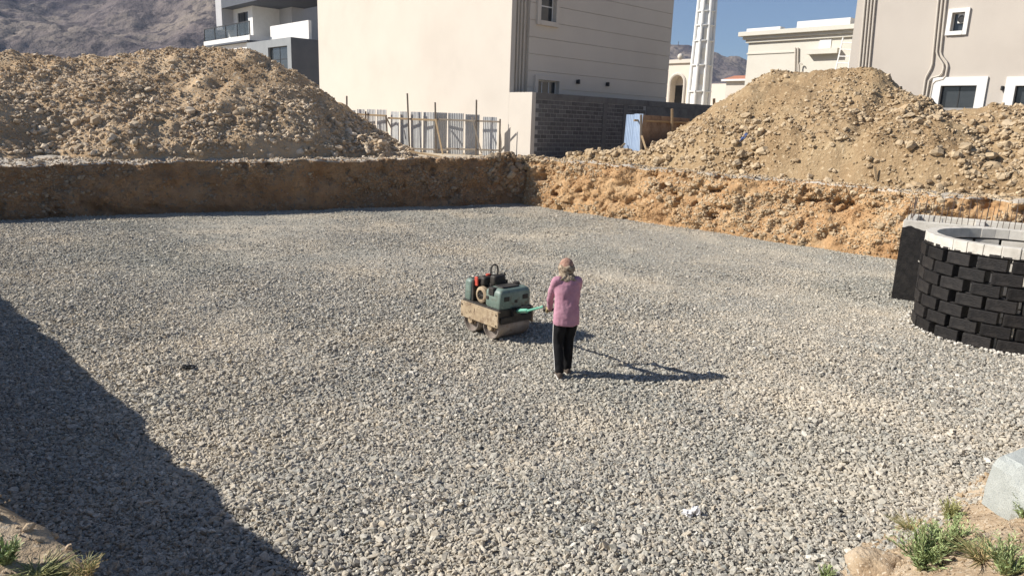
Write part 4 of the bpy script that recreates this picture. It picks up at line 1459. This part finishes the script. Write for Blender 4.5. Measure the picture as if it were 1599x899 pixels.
rt = rpart('rear_hood', MINT, lambda mb: hood(mb, -.335, .335, -.485, -.085, .53, .86), smooth='split')
for x in (-.2, .2):
    rpart('grille', DSTEEL, lambda mb: mb.box((x - .055, -.492, .66), (.11, 0, 0), (0, .012, 0), (0, 0, .075)), .004, parent=rt)
rpart('emblem_plate', DSTEEL, lambda mb: mb.box((-.03, -.49, .615), (.06, 0, 0), (0, .012, 0), (0, 0, .05)), .004, parent=rt)
rpart('filler_cap', DSTEEL, lambda mb: mb.lathe((.2, -.25, .855), (0, 0, 1), [(0, .06), (.04, .06), (.05, .045)], 16), smooth='split', parent=rt)
rpart('latch', DSTEEL, lambda mb: (mb.cbox((-.30, -.25, .80), (.1, .13, .13)), mb.cbox((-.32, -.15, .68), (.05, .07, .06))), .012, parent=rt)
rpart('seat_pad', DSTEEL, lambda mb: mb.box((-.22, -.40, .858), (.36, 0, 0), (0, .2, 0), (0, 0, .025)), .01, parent=rt)
ft = rpart('front_hood', MINT, lambda mb: hood(mb, -.335, .335, .30, .49, .53, .90, .07), smooth='split')
rpart('inner_guard', DSTEEL, lambda mb: mb.box((-.325, .245, .53), (.65, 0, 0), (0, .05, 0), (0, 0, .36)), .01, parent=ft)
en = rpart('engine', DSTEEL, lambda mb: (mb.box((-.24, -.06, .525), (.46, 0, 0), (0, .28, 0), (0, 0, .27)), mb.box((-.16, -.03, .795), (.3, 0, 0), (0, .2, 0), (0, 0, .07)),
           [mb.box((-.05, -.045 + .034 * k, .80), (.24, 0, 0), (0, .014, 0), (0, 0, .1)) for k in range(6)]), .006)
rpart('recoil_cover', TAN, lambda mb: mb.lathe((-.24, .07, .67), (-1, 0, 0), [(0, .145), (.05, .14), (.07, .115), (.07, .085), (.035, .08)], 28), smooth='split', parent=en)
rpart('fan_screen', DSTEEL, lambda mb: (mb.lathe((-.275, .07, .67), (-1, 0, 0), [(0, .08), (.012, .075), (.02, .02)], 16), [mb.tube([(-.302, .07 + .03 * math.cos(k), .67 + .03 * math.sin(k)), (-.302, .07 + .085 * math.cos(k), .67 + .085 * math.sin(k))], .008, 5) for k in (0, 1.05, 2.1, 3.14, 4.19, 5.24)]), parent=en)
rpart('fuel_tank', DSTEEL, lambda mb: hood(mb, -.25, .05, .05, .23, .80, .97, .05), smooth='split', parent=en)
rpart('fuel_cap', REDP, lambda mb: mb.lathe((-.1, .14, .965), (0, 0, 1), [(0, .04), (.03, .04), (.035, .03)], 14), smooth='split', parent=en)
rpart('red_guard', REDP, lambda mb: mb.box((-.30, .17, .80), (.03, 0, 0), (0, .085, 0), (0, 0, .155)), .012, parent=en)
rpart('air_filter', DSTEEL, lambda mb: hood(mb, -.16, .10, -.12, .04, .84, 1.01, .04), smooth='split', parent=en)
rpart('exhaust', DSTEEL, lambda mb: mb.tube([(.1, .05, .8), (.1, .05, .95), (.14, -.02, 1.0)], .03, 10), smooth='split', parent=en)
rpart('lifting_hoop', DSTEEL, lambda mb: mb.tube([(.02 + x, .12, z) for x, z in ((-.075, .86), (-.075, 1.07), (-.055, 1.125), (0, 1.15), (.055, 1.125), (.075, 1.07), (.075, .86))], .014, 8), smooth='split')
for pts in (((-.2, -.02, .78), (-.27, -.06, .72), (-.28, -.08, .62), (-.2, -.09, .55)), ((.02, .1, .95), (-.06, .2, .9), (-.2, .22, .75), (-.26, .2, .6)), ((.12, -.46, .56), (.2, -.55, .52), (.28, -.53, .46), (.3, -.47, .43)), ((-.05, -.5, .52), (-.1, -.6, .58), (.02, -.72, .6), (.06, -.8, .6))):
    rpart('hose', BLACKM, lambda mb: limb0(mb, pts, .012), smooth=True)
# steering handle: from the hitch at the rear up to the operator's hands
HAND_L = at_y(857, 484, 10.62); 
RMI = RM.inverted()
hl_ = RMI @ HAND_L
hitch = Vector((-.02, -.54, .49))
bend = RMI @ at_y(824, 485, 11.45)
far_ = RMI @ at_y(849, 478.5, 10.80)
hn = rpart('handle_arm', GREENP, lambda mb: (mb.tube([hitch, bend], [.036, .034], 4), mb.tube([bend, far_], .02, 8)))
rpart('hitch_bracket', DSTEEL, lambda mb: (mb.cbox((-.02, -.51, .47), (.16, .1, .12)), mb.tube([(-.11, -.54, .49), (.07, -.54, .49)], .022, 8)), .008)
pw = Vector((.81, 10.08, 0))
PF = Vector((-.22, .975, 0)).normalized(); PR = Vector((PF.y, -PF.x, 0))
gl, gr = HAND_L, HAND_L + PR * .40 + Vector((0, 0, .03)) + PF * .03
rp_ = lambda v: RMI @ v
rpart('cross_bar', DSTEEL, lambda mb: (mb.tube([rp_(gl - PR * .09), rp_(gr + PR * .09)], .015, 8), mb.tube([far_, rp_((gl * .8 + gr * .2))], .018, 8)), smooth='split', parent=hn)
for g in (gl, gr):
    rpart('grip', BLACKM, lambda mb: mb.tube([rp_(g - PR * .085), rp_(g + PR * .065)], .02, 10), smooth='split', parent=hn)
rpart('lever', DSTEEL, lambda mb: (mb.tube([rp_(gl + PR * .12), rp_(gl + PR * .11 + PF * .1 + Vector((0, 0, .10)))], .008, 6), mb.ell(rp_(gl + PR * .11 + PF * .1 + Vector((0, 0, .11))), .018, .018, .018, 8, 6)), parent=hn)

# ------------------------------------------------------------------ the operator
PM = Matrix(((PR.x, PF.x, 0, pw.x), (PR.y, PF.y, 0, pw.y), (0, 0, 1, .012), (0, 0, 0, 1)))
PMI = PM.inverted()
person = empty('person', pw, 'worker in pink long-sleeved shirt and black trousers steering the roller', 'person')
SKIN = mat('skin', [(.26, .15, .09), (.31, .18, .11)], 12, 4, .6)
PINK = mat('pink_cotton', [(.41, .21, .27), (.47, .25, .31), (.51, .285, .345)], 6, 7, .9, 0, 7, .012, spec=.1)
BLACKC = mat('black_cotton', [(.010, .010, .011), (.018, .018, .019)], 8, 5, .92, .3, 14, .012, spec=.1)
STRIPE = mat('white_stripe', [(.62, .6, .56), (.72, .7, .66)], 12, 4, .85)
CAPM = mat('faded_pink_cap', [(.15, .09, .07), (.34, .20, .15), (.44, .30, .23)], 22, 6, .9, .2, 40, .004, spec=.1)
SCARF = mat('checked_scarf', [(.07, .05, .04), (.30, .235, .165), (.50, .42, .32)], 30, 4, .95, .3, 60, .006, spec=.1)
GLOVE = mat('work_glove', [(.36, .29, .14), (.46, .39, .22)], 14, 5, .9, .3, 80, .003, spec=.1)
SHOE = mat('dusty_shoe', [(.05, .04, .035), (.17, .13, .10)], 14, 6, .8, .2, 40, .003)
hl3, hr3 = PMI @ gl, PMI @ gr


def ring(c, rx, ry, n=18, tilt=0.0, ex=1.0):
    c = Vector(c)
    return [c + Vector((rx * math.cos(2 * math.pi * k / n), ry * math.sin(2 * math.pi * k / n), tilt * math.sin(2 * math.pi * k / n))) for k in range(n)]


def limb(mb, pts, rs, n=12):
    """smooth tapered limb through joints"""
    P = [Vector(p) for p in pts]
    path, rad = [], []
    for i in range(len(P) - 1):
        p0, p1, p2, p3 = P[max(i - 1, 0)], P[i], P[i + 1], P[min(i + 2, len(P) - 1)]
        for k in range(6):
            t = k / 6
            path.append(.5 * ((2 * p1) + (p2 - p0) * t + (2 * p0 - 5 * p1 + 4 * p2 - p3) * t * t + (3 * p1 - p0 - 3 * p2 + p3) * t ** 3))
            rad.append(rs[i] + (rs[i + 1] - rs[i]) * t)
    path.append(P[-1]); rad.append(rs[-1])
    mb.tube(path, rad, n)


def flesh(name, m, fn, vox, it=6):
    mb = MB(PM); fn(mb)
    o = mb.build(name, m, person, smooth=True)
    r = o.modifiers.new('remesh', 'REMESH'); r.mode = 'VOXEL'; r.voxel_size = vox; r.use_smooth_shade = True
    s_ = o.modifiers.new('smooth', 'SMOOTH'); s_.factor = .5; s_.iterations = it
    return o


SHL, SHR = Vector((-.168, .055, 1.425)), Vector((.168, .055, 1.425))
ELL, ELR = Vector((-.195, .20, 1.18)), Vector((.215, .25, 1.20))
WRL, WRR = hl3 + Vector((-.005, -.075, .045)), hr3 + Vector((.01, -.08, .05))
HIPS = [Vector((-.088, 0, .93)), Vector((.088, 0, .93))]
KN = [Vector((-.095, .045, .50)), Vector((.075, .10, .50))]
AN = [Vector((-.085, -.05, .085)), Vector((.082, .12, .085))]
HC = Vector((0, .14, 1.625))


def body(mb):
    mb.loft([ring((0, .0, .86), .14, .10), ring((0, .01, .98), .15, .10), ring((0, .03, 1.15), .13, .09), ring((0, .05, 1.32), .16, .1), ring((0, .06, 1.42), .15, .08), ring((0, .08, 1.47), .06, .06)])
    limb(mb, [(0, .07, 1.43), (0, .095, 1.50), (0, .125, 1.57)], [.058, .052, .05])
    mb.ell(HC, .075, .096, .112, 18, 14)
    mb.ell(HC + Vector((0, .03, -.07)), .055, .062, .05, 14, 8)                     # jaw
    mb.tube([HC + Vector((0, .09, .02)), HC + Vector((0, .118, -.02))], [.010, .018], 8)   # nose
    for sx in (-1, 1):
        mb.ell(HC + Vector((sx * .078, 0, -.01)), .012, .022, .034, 10, 8)           # ears
        mb.ell(HC + Vector((sx * .032, .088, .012)), .014, .012, .010, 8, 6)         # eyes
    mb.ell(HC + Vector((0, .088, -.062)), .026, .012, .009, 10, 6)                   # mouth
    for S, E_, W in ((SHL, ELL, WRL), (SHR, ELR, WRR)):
        limb(mb, [S, E_, W], [.05, .042, .03]); limb(mb, [W, W + (E_ - W) * -.15], [.03, .03])
    for h, k, a in zip(HIPS, KN, AN):
        limb(mb, [h, k, a], [.082, .055, .038])


flesh('body', SKIN, body, .011, 3)


def shirt(mb):
    mb.loft([ring((0, .005, .80), .192, .142, 18, .012), ring((0, .005, .84), .198, .146), ring((0, .01, .93), .196, .142), ring((0, .02, 1.05), .183, .130), ring((0, .035, 1.18), .180, .122), ring((0, .045, 1.30), .190, .120), ring((0, .05, 1.39), .190, .108),
             ring((0, .06, 1.45), .145, .088), ring((0, .075, 1.49), .078, .072)])
    for S, E_, W in ((SHL, ELL, WRL), (SHR, ELR, WRR)):
        limb(mb, [S + Vector((-S.x * .35, 0, -.01)), S, E_, E_ + (W - E_) * .55, W], [.072, .070, .056, .050, .042])


sh = flesh('shirt', PINK, shirt, .010, 7)
tx = bpy.data.textures.new('folds', 'CLOUDS'); tx.noise_scale = .19; tx.noise_depth = 3
dm = sh.modifiers.new('folds', 'DISPLACE'); dm.texture = tx; dm.strength = .035; dm.mid_level = .5; dm.texture_coords = 'LOCAL'


def trousers(mb):
    mb.loft([ring((0, .005, .78), .160, .112), ring((0, .0, .85), .160, .112), ring((0, .01, .92), .135, .095)])
    for h, k, a, sx in zip(HIPS, KN, AN, (-1, 1)):
        limb(mb, [h + Vector((0, 0, -.08)), (h + k) / 2 + Vector((sx * .004, 0, 0)), k, (k + a) / 2 + Vector((0, -.012, 0)), a + Vector((0, -.005, -.01))], [.088, .090, .078, .072, .066])


tr_ = flesh('trousers', BLACKC, trousers, .010, 5)
tx2 = bpy.data.textures.new('leg_folds', 'CLOUDS'); tx2.noise_scale = .13
dm = tr_.modifiers.new('folds', 'DISPLACE'); dm.texture = tx2; dm.strength = .02; dm.mid_level = .5
for h, k, a, sx in zip(HIPS, KN, AN, (-1, 1)):
    mb = MB(PM)
    pts = [h + Vector((sx * .104, .0, -.05)), (h + k) / 2 + Vector((sx * .096, .0, 0)), k + Vector((sx * .080, 0, 0)), (k + a) / 2 + Vector((sx * .074, -.01, 0)), a + Vector((sx * .068, 0, .02))]
    for off in (-.006, .006):
        limb(mb, [p + Vector((0, off, 0)) for p in pts], [.0045] * 5, 6)
    mb.build('side_stripe', STRIPE, person, smooth=True)
for a, yaw in zip(AN, (-.12, .1)):
    mb = MB(PM @ Matrix.Translation(a) @ Matrix.Rotation(yaw, 4, 'Z'))
    def shoe_ring(y, w, h, zb=-.085):
        return [Vector((w * math.cos(t), y, zb + h * .5 + h * .5 * math.sin(t))) for t in [2 * math.pi * k / 14 for k in range(14)]]
    mb.loft([shoe_ring(-.085, .026, .06), shoe_ring(-.07, .038, .095), shoe_ring(-.02, .044, .12), shoe_ring(.04, .046, .095), shoe_ring(.11, .050, .07), shoe_ring(.16, .043, .055), shoe_ring(.185, .02, .035)])
    s_ = mb.build('shoe', SHOE, person, smooth=True)
    mb = MB(PM @ Matrix.Translation(a) @ Matrix.Rotation(yaw, 4, 'Z'))
    mb.loft([[Vector((x * w, y, z)) for x, y, w in ((-1, -.085, .03), (-1, 0, .045), (-1, .11, .051), (-1, .18, .025), (1, .18, .025), (1, .11, .051), (1, 0, .045), (1, -.085, .03))] for z in (-.094, -.074)])
    mb.build('sole', STRIPE, s_)


def glove(mb, G, sx):
    """hand closed round the grip: palm behind and over it, four unequal fingers, thumb underneath from the side of the palm"""
    W = WRL if sx < 0 else WRR
    limb(mb, [W, G + Vector((0, -.045, .035)), G + Vector((0, -.012, .034))], [.033, .036, .03], 10)
    mb.ell(G + Vector((0, -.03, .03)), .045, .035, .022, 14, 8)
    for i, L in enumerate((.9, 1.0, .95, .78)):
        x = (-.036 + .024 * i) * -sx
        c = G + Vector((x, 0, 0))
        limb(mb, [c + Vector((0, -.02, .036)), c + Vector((0, .014 * L, .038)), c + Vector((0, .036 * L, .012)), c + Vector((0, .026, -.02 * L)), c + Vector((0, .004, -.032 * L))], [.0125, .0115, .011, .0105, .009], 8)
    t0 = G + Vector((.04 * -sx * -1, -.035, .02))
    limb(mb, [t0, t0 + Vector((-sx * -.008, .0, -.025)), G + Vector((.028 * sx, -.008, -.036)), G + Vector((.02 * sx, .02, -.036))], [.014, .013, .012, .010], 8)


for G, sx in ((hl3, -1), (hr3, 1)):
    mb = MB(PM); glove(mb, G, sx)
    o = mb.build('glove', GLOVE, person, smooth=True)
    r = o.modifiers.new('remesh', 'REMESH'); r.mode = 'VOXEL'; r.voxel_size = .0045; r.use_smooth_shade = True
# cap and the scarf wound below it
mb = MB(PM)
rings = []
for j in range(9):
    t = j / 8 * math.pi / 2
    rings.append([HC + Vector((.106 * math.cos(t) ** .8 * math.cos(p), -.008 + .122 * math.cos(t) ** .8 * math.sin(p), .0 + .125 * math.sin(t) - .02 * (1 if math.sin(p) < 0 else 0) * math.cos(t) * -math.sin(p))) for p in [2 * math.pi * k / 24 for k in range(24)]])
rings[-1] = [HC + Vector((.004 * math.cos(2 * math.pi * k / 24), -.008 + .004 * math.sin(2 * math.pi * k / 24), .134)) for k in range(24)]
mb.loft(rings); cp = mb.build('cap', CAPM, person, smooth=True)
mb = MB(PM)
mb.loft([[HC + Vector((.085 * math.sin(a), .085 + .085 * math.cos(a) * k, .02 + .018 * math.cos(a) * -1 + z)) for a in [math.pi * (q / 10 - .5) for q in range(11)]] + [HC + Vector((.085 * math.sin(a), .07, .02 + z)) for a in [math.pi * (.5 - q / 10) for q in range(11)]] for k, z in ((1.0, 0), (1.0, .008))])
mb.build('peak', CAPM, cp)
mb = MB(PM)
n_ = 28
rings = []
for zz, rx, ry, yc in ((.03, .108, .122, -.01), (-.01, .118, .130, -.012), (-.05, .117, .126, -.014), (-.085, .10, .104, -.012), (-.11, .105, .104, -.03), (-.14, .125, .108, -.05), (-.17, .142, .104, -.068), (-.195, .146, .096, -.076)):
    rr_ = []
    for k in range(n_):
        p = 2 * math.pi * k / n_
        w = 1 + .06 * math.sin(p * 7 + zz * 60) + .03 * math.sin(p * 13 - zz * 90)
        front = .55 if (zz > -.06 and math.sin(p) > .45) else 1.0
        rr_.append(HC + Vector((rx * w * math.cos(p), yc + ry * w * math.sin(p) * front, zz - .012 * math.sin(p * 5))))
    rings.append(rr_)
mb.loft(rings, cap=False)
sc_ = mb.build('scarf', SCARF, person, smooth=True)
so_ = sc_.modifiers.new('thick', 'SOLIDIFY'); so_.thickness = .012
mb = MB(PM)
for tail, ang in (((-.05, -.10, -.10), -.5), ((.04, -.115, -.105), .35)):
    b = HC + Vector(tail)
    mb.loft([[b + Vector((math.sin(ang) * t * .12 + w * (.02 + .05 * t), -.02 - .02 * math.sin(t * 3), -t * .105 + .01 * math.sin(w * 9 + t * 5) + e)) for w in (-1, -.5, 0, .5, 1)] +
             [b + Vector((math.sin(ang) * t * .12 + w * (.02 + .05 * t), -.032 - .02 * math.sin(t * 3), -t * .105 + .01 * math.sin(w * 9 + t * 5) + e)) for w in (1, .5, 0, -.5, -1)] for t, e in ((0, 0), (.3, 0), (.6, 0), (1, 0))])
mb.build('scarf_tail', SCARF, sc_, smooth=True)

# ------------------------------------------------------------------ small things near the camera
def on_bank(px, py, point, s0, s1):
    """where the sight line of a pixel meets a bank (coarse search on its surface)"""
    S, T = np.meshgrid(np.linspace(s0, s1, 260), np.linspace(.02, 2, 260), indexing='ij')
    P = point(S.ravel(), T.ravel())
    x, y, d = project(P)
    e = (x - px) ** 2 + (y - py) ** 2
    ok = e < 60
    i = np.argmin(np.where(ok, d, 99)) if ok.any() else np.argmin(e)
    return Vector(P[i])


# pale granite-like block
bp_ = on_bank(1597, 796, pt_nr, 2, 12)
GRAN = mat('speckled_concrete', [(.40, .42, .39), (.50, .52, .485)], 5, 8, .9, .5, 60, .006, spec=.15, speck=(90, .52, .6, (.28, .30, .29)), dirt=(4, .64, .72, (.50, .40, .24)))
bmk = bmesh.new()
bmesh.ops.create_cube(bmk, size=1)
bmesh.ops.subdivide_edges(bmk, edges=bmk.edges[:], cuts=5, use_grid_fill=True)
for n, d in (((-.8, -.25, .55), .50), ((-.9, -.4, -.2), .53)):
    n = Vector(n).normalized()
    for v in bmk.verts:
        k = v.co.dot(n) - d
        if k > 0: v.co -= n * k
for v in bmk.verts:
    q = v.co * 4
    v.co += v.normal * .02 * float(fbm(np.array([q.x]), np.array([q.y]), np.array([q.z]), octv=3, seed=3)[0])
me = bpy.data.meshes.new('stone_block'); bmk.to_mesh(me); bmk.free(); me.materials.append(GRAN)
o = link(bpy.data.objects.new('stone_block', me))
o.scale = (.46, .38, .38); o.rotation_euler = (.16, -.10, .38); o.location = bp_ + Vector((.14, .10, .12))
tag(o, 'broken pale grey concrete block lying on the bank at the right edge', 'block')
# rounded clod of tan earth
cl = on_bank(1372, 886, pt_nr, 0, 9)
V, F = rock_base(5)
bmk = bmesh.new(); bmesh.ops.create_icosphere(bmk, subdivisions=4, radius=1)
for v in bmk.verts:
    q = v.co * 1.6
    v.co *= 1 + .26 * float(fbm(np.array([q.x]), np.array([q.y]), np.array([q.z]), octv=4, seed=13)[0])
me = bpy.data.meshes.new('earth_clod'); bmk.to_mesh(me); bmk.free(); me.materials.append(NEARSOIL)
me.polygons.foreach_set('use_smooth', [True] * len(me.polygons))
o = link(bpy.data.objects.new('earth_clod', me)); o.location = cl + Vector((0, .03, .0)); o.scale = (.20, .19, .12)
tag(o, 'rounded tan clod of earth beside the largest green weed', 'clod')

# weeds
LEAF = [mat('weed_green', [(.20, .26, .10), (.31, .38, .17), (.42, .47, .24)], 9, 4, .6, rand=.3, spec=.3), mat('weed_yellow', [(.34, .35, .14), (.46, .44, .21)], 9, 4, .7, rand=.25), mat('dry_grass', [(.42, .31, .14), (.55, .43, .22)], 9, 4, .8, rand=.25)]
STEM = mat('weed_stem', [(.14, .17, .06), (.22, .2, .09)], 9, 4, .7)


def weed(px, py, h, spread, n, m, label, point, s0, s1, kind='feather', seed=0, base=None):
    b = base or on_bank(px, py, point, s0, s1)
    rg = random.Random(seed)
    root = empty('weed', b, label, 'weed')
    ms, ml = MB(), MB()
    for i in range(n):
        a = rg.uniform(0, 6.283); rr = rg.uniform(.0, .35) * spread
        lean = rg.uniform(.15, 1.0) * spread
        p0 = b + Vector((rr * math.cos(a) * .6, rr * math.sin(a) * .6, -.015))
        hh = h * rg.uniform(.5, 1.0)
        pts = []
        for k in range(6):
            t = k / 5
            pts.append(p0 + Vector((math.cos(a) * lean * t ** 1.4, math.sin(a) * lean * t ** 1.4, hh * (t - .28 * t * t * (lean / max(spread, .01))))))
        ms.tube(pts, [.0032, .003, .0026, .002, .0016, .001], 4)
        if kind == 'grass': 
            for _ in range(2):
                q = [p + Vector((rg.gauss(0, .01), rg.gauss(0, .01), 0)) for p in pts]
                wv = Vector((-math.sin(a), math.cos(a), 0)) * .0035
                vs = []
                for j, p in enumerate(q):
                    w = 1 - j / 5.2
                    vs += [p - wv * w, p + wv * w]
                ml.add(vs, [(2 * j, 2 * j + 1, 2 * j + 3, 2 * j + 2) for j in range(5)])
            continue
        for k in range(1, 15):
            t = k / 14.5
            j = min(4, int(t * 5)); p = pts[j].lerp(pts[j + 1], t * 5 - j)
            d = (pts[j + 1] - pts[j]).normalized()
            for sd in (-1, 1):
                side = (d.cross(Vector((0, 0, 1))) * sd + d * .75 + Vector((rg.gauss(0, .25), rg.gauss(0, .25), rg.gauss(.25, .3)))).normalized()
                L = rg.uniform(.026, .06) * (1.15 - .5 * t) * (h / .25) ** .5
                wv = side.cross(Vector((rg.gauss(0, .4), rg.gauss(0, .4), 1))).normalized() * L * .11
                ml.add([p, p + side * L * .5 + wv, p + side * L - Vector((0, 0, L * .12)), p + side * L * .5 - wv], [(0, 1, 2, 3)])
    ms.build('stems', STEM, root); ml.build('leaves', m, root)
    return root


nr = (pt_nr, 0, 13)
weed(1440, 880, .30, .20, 60, LEAF[0], 'largest feathery green weed at bottom right beside the tan clod', *nr, seed=1)
weed(1478, 850, .26, .15, 40, LEAF[0], 'dark green weed right behind the largest weed at bottom right', *nr, seed=2)
weed(1478, 805, .24, .12, 36, LEAF[1], 'pale yellowish weed at the gravel edge left of the concrete block', *nr, seed=3)
weed(1425, 822, .13, .22, 70, LEAF[2], 'dry straw-coloured grass tuft at the gravel edge at bottom right', *nr, kind='grass', seed=4)
weed(1576, 892, .22, .16, 36, LEAF[0], 'green weed in the bottom right corner', *nr, seed=5)
weed(1597, 800, .2, .10, 24, LEAF[0], 'green weed at the right edge beside the concrete block', *nr, seed=6)
weed(1287, 899, .15, .09, 24, LEAF[0], 'small green weed on the gravel edge left of the tan clod', *nr, seed=7, base=at_z(1287, 902, .03))
weed(1530, 868, .11, .22, 80, LEAF[2], 'dry brown grass between the two green weeds at bottom right', *nr, kind='grass', seed=8)
nl = (pt_nl, L_nl - 6, L_nl + .3)
weed(8, 880, .14, .06, 16, LEAF[0], 'green weed in the bottom left corner', *nl, seed=9)
weed(62, 893, .09, .14, 46, LEAF[1], 'low pale green grass on the bank at bottom left', *nl, kind='grass', seed=10)
weed(110, 890, .08, .10, 30, LEAF[1], 'thin green tuft right of the low grass at bottom left', *nl, kind='grass', seed=11)
weed(152, 884, .09, .08, 30, LEAF[2], 'dry straw tuft on the tip of the bottom left bank', *nl, kind='grass', seed=12)


# litter
def crumple(name, c, sx, sy, sz, m, label, cat, seed, n=14):
    bmk = bmesh.new(); bmesh.ops.create_icosphere(bmk, subdivisions=3, radius=1)
    for v in bmk.verts:
        q = v.co * 1.7
        f = float(fbm(np.array([q.x + seed]), np.array([q.y]), np.array([q.z]), octv=4, seed=seed)[0])
        v.co *= .8 + .55 * f
    me = bpy.data.meshes.new(name); bmk.to_mesh(me); bmk.free(); me.materials.append(m)
    o = link(bpy.data.objects.new(name, me)); o.location = c; o.scale = (sx, sy, sz)
    return tag(o, label, cat)


WPL = mat('white_plastic', [(.72, .72, .73), (.82, .82, .83)], 20, 4, .4)
BPL = mat('black_plastic', [(.01, .01, .01), (.02, .02, .02)], 20, 4, .5)
BLPL = mat('blue_plastic', [(.10, .16, .38), (.16, .24, .5)], 20, 4, .5)
crumple('plastic_scrap', at_z(1073, 801, .05), .055, .06, .05, WPL, 'small crumpled white plastic scrap on the gravel, left one of two', 'litter', 3)
crumple('plastic_scrap', at_z(1085, 798, .055), .05, .055, .06, WPL, 'small crumpled white plastic scrap on the gravel, right one of two', 'litter', 4)
crumple('plastic_scrap', at_z(296, 572, .03), .10, .06, .03, BPL, 'flat black plastic scrap on the gravel at left', 'litter', 6)


def on_heap(px, py, hf, d0, d1):
    for d in np.arange(d0, d1, .03):
        p = at_y(px, py, d)
        if p.z < float(hf(np.array([p.x]), np.array([p.y]))[0]):
            return p
    return at_y(px, py, d1)


p = on_heap(1161, 215, h_right, 22, 36)
o = crumple('plastic_scrap', p + Vector((0, -.05, .03)), .06, .04, .22, BLPL, 'narrow blue plastic scrap stuck in the tan heap', 'litter', 8)
o.rotation_euler = (0, .7, 0)
p = on_heap(1367, 278, h_right, 20, 34)
mb = MB(); mb.box(p + Vector((-.05, -.1, -.05)), (.09, 0, 0), (0, .03, 0), (-.06, .12, .42)); o = mb.build('wood_offcut', WOOD, None, bevel=.005, seg=1)
tag(o, 'short timber offcut standing among stones at the foot of the tan heap', 'timber')
P = pt_left(np.array([11.5]), np.array([.93]))[0]
crumple('plastic_scrap', at_y(340, 257, P[1] - .12), .12, .05, .13, WPL, 'torn white plastic hanging on the edge of the dark bank', 'litter', 9)

# ------------------------------------------------------------------ mast on the far ridge
mp_ = at_y(1058, 86, 1290)
mast = empty('radio_mast', mp_, 'thin radio mast on the far ridge left of the minaret', 'mast')
for i in range(3):
    a = i * 2.094
    MB().tube([mp_ + Vector((1.6 * math.cos(a), 1.6 * math.sin(a), -8)), mp_ + Vector((.3 * math.cos(a), .3 * math.sin(a), 22))], .22, 4).build('leg', BLACKM, mast)
for z in (2, 7, 12, 17):
    MB().cbox(mp_ + Vector((0, 0, z)), (2.6 - z * .09, 2.6 - z * .09, .4)).build('platform', BLACKM, mast)

# ------------------------------------------------------------------ haze
mb = MB(); mb.box((-1700, -60, -2.2), (3300, 0, 0), (0, 2000, 0), (0, 0, 330))
hz = mb.build('haze', WHITE, None)
hm = bpy.data.materials.new('haze_air'); hm.use_nodes = True
hm.node_tree.nodes.clear()
pv = hm.node_tree.nodes.new('ShaderNodeVolumePrincipled'); ho = hm.node_tree.nodes.new('ShaderNodeOutputMaterial')
pv.inputs['Color'].default_value = (.70, .80, 1.0, 1); pv.inputs['Density'].default_value = .00016; pv.inputs['Anisotropy'].default_value = .2
hm.node_tree.links.new(pv.outputs[0], ho.inputs['Volume'])
hz.data.materials.clear(); hz.data.materials.append(hm)
tag(hz, kind='stuff')
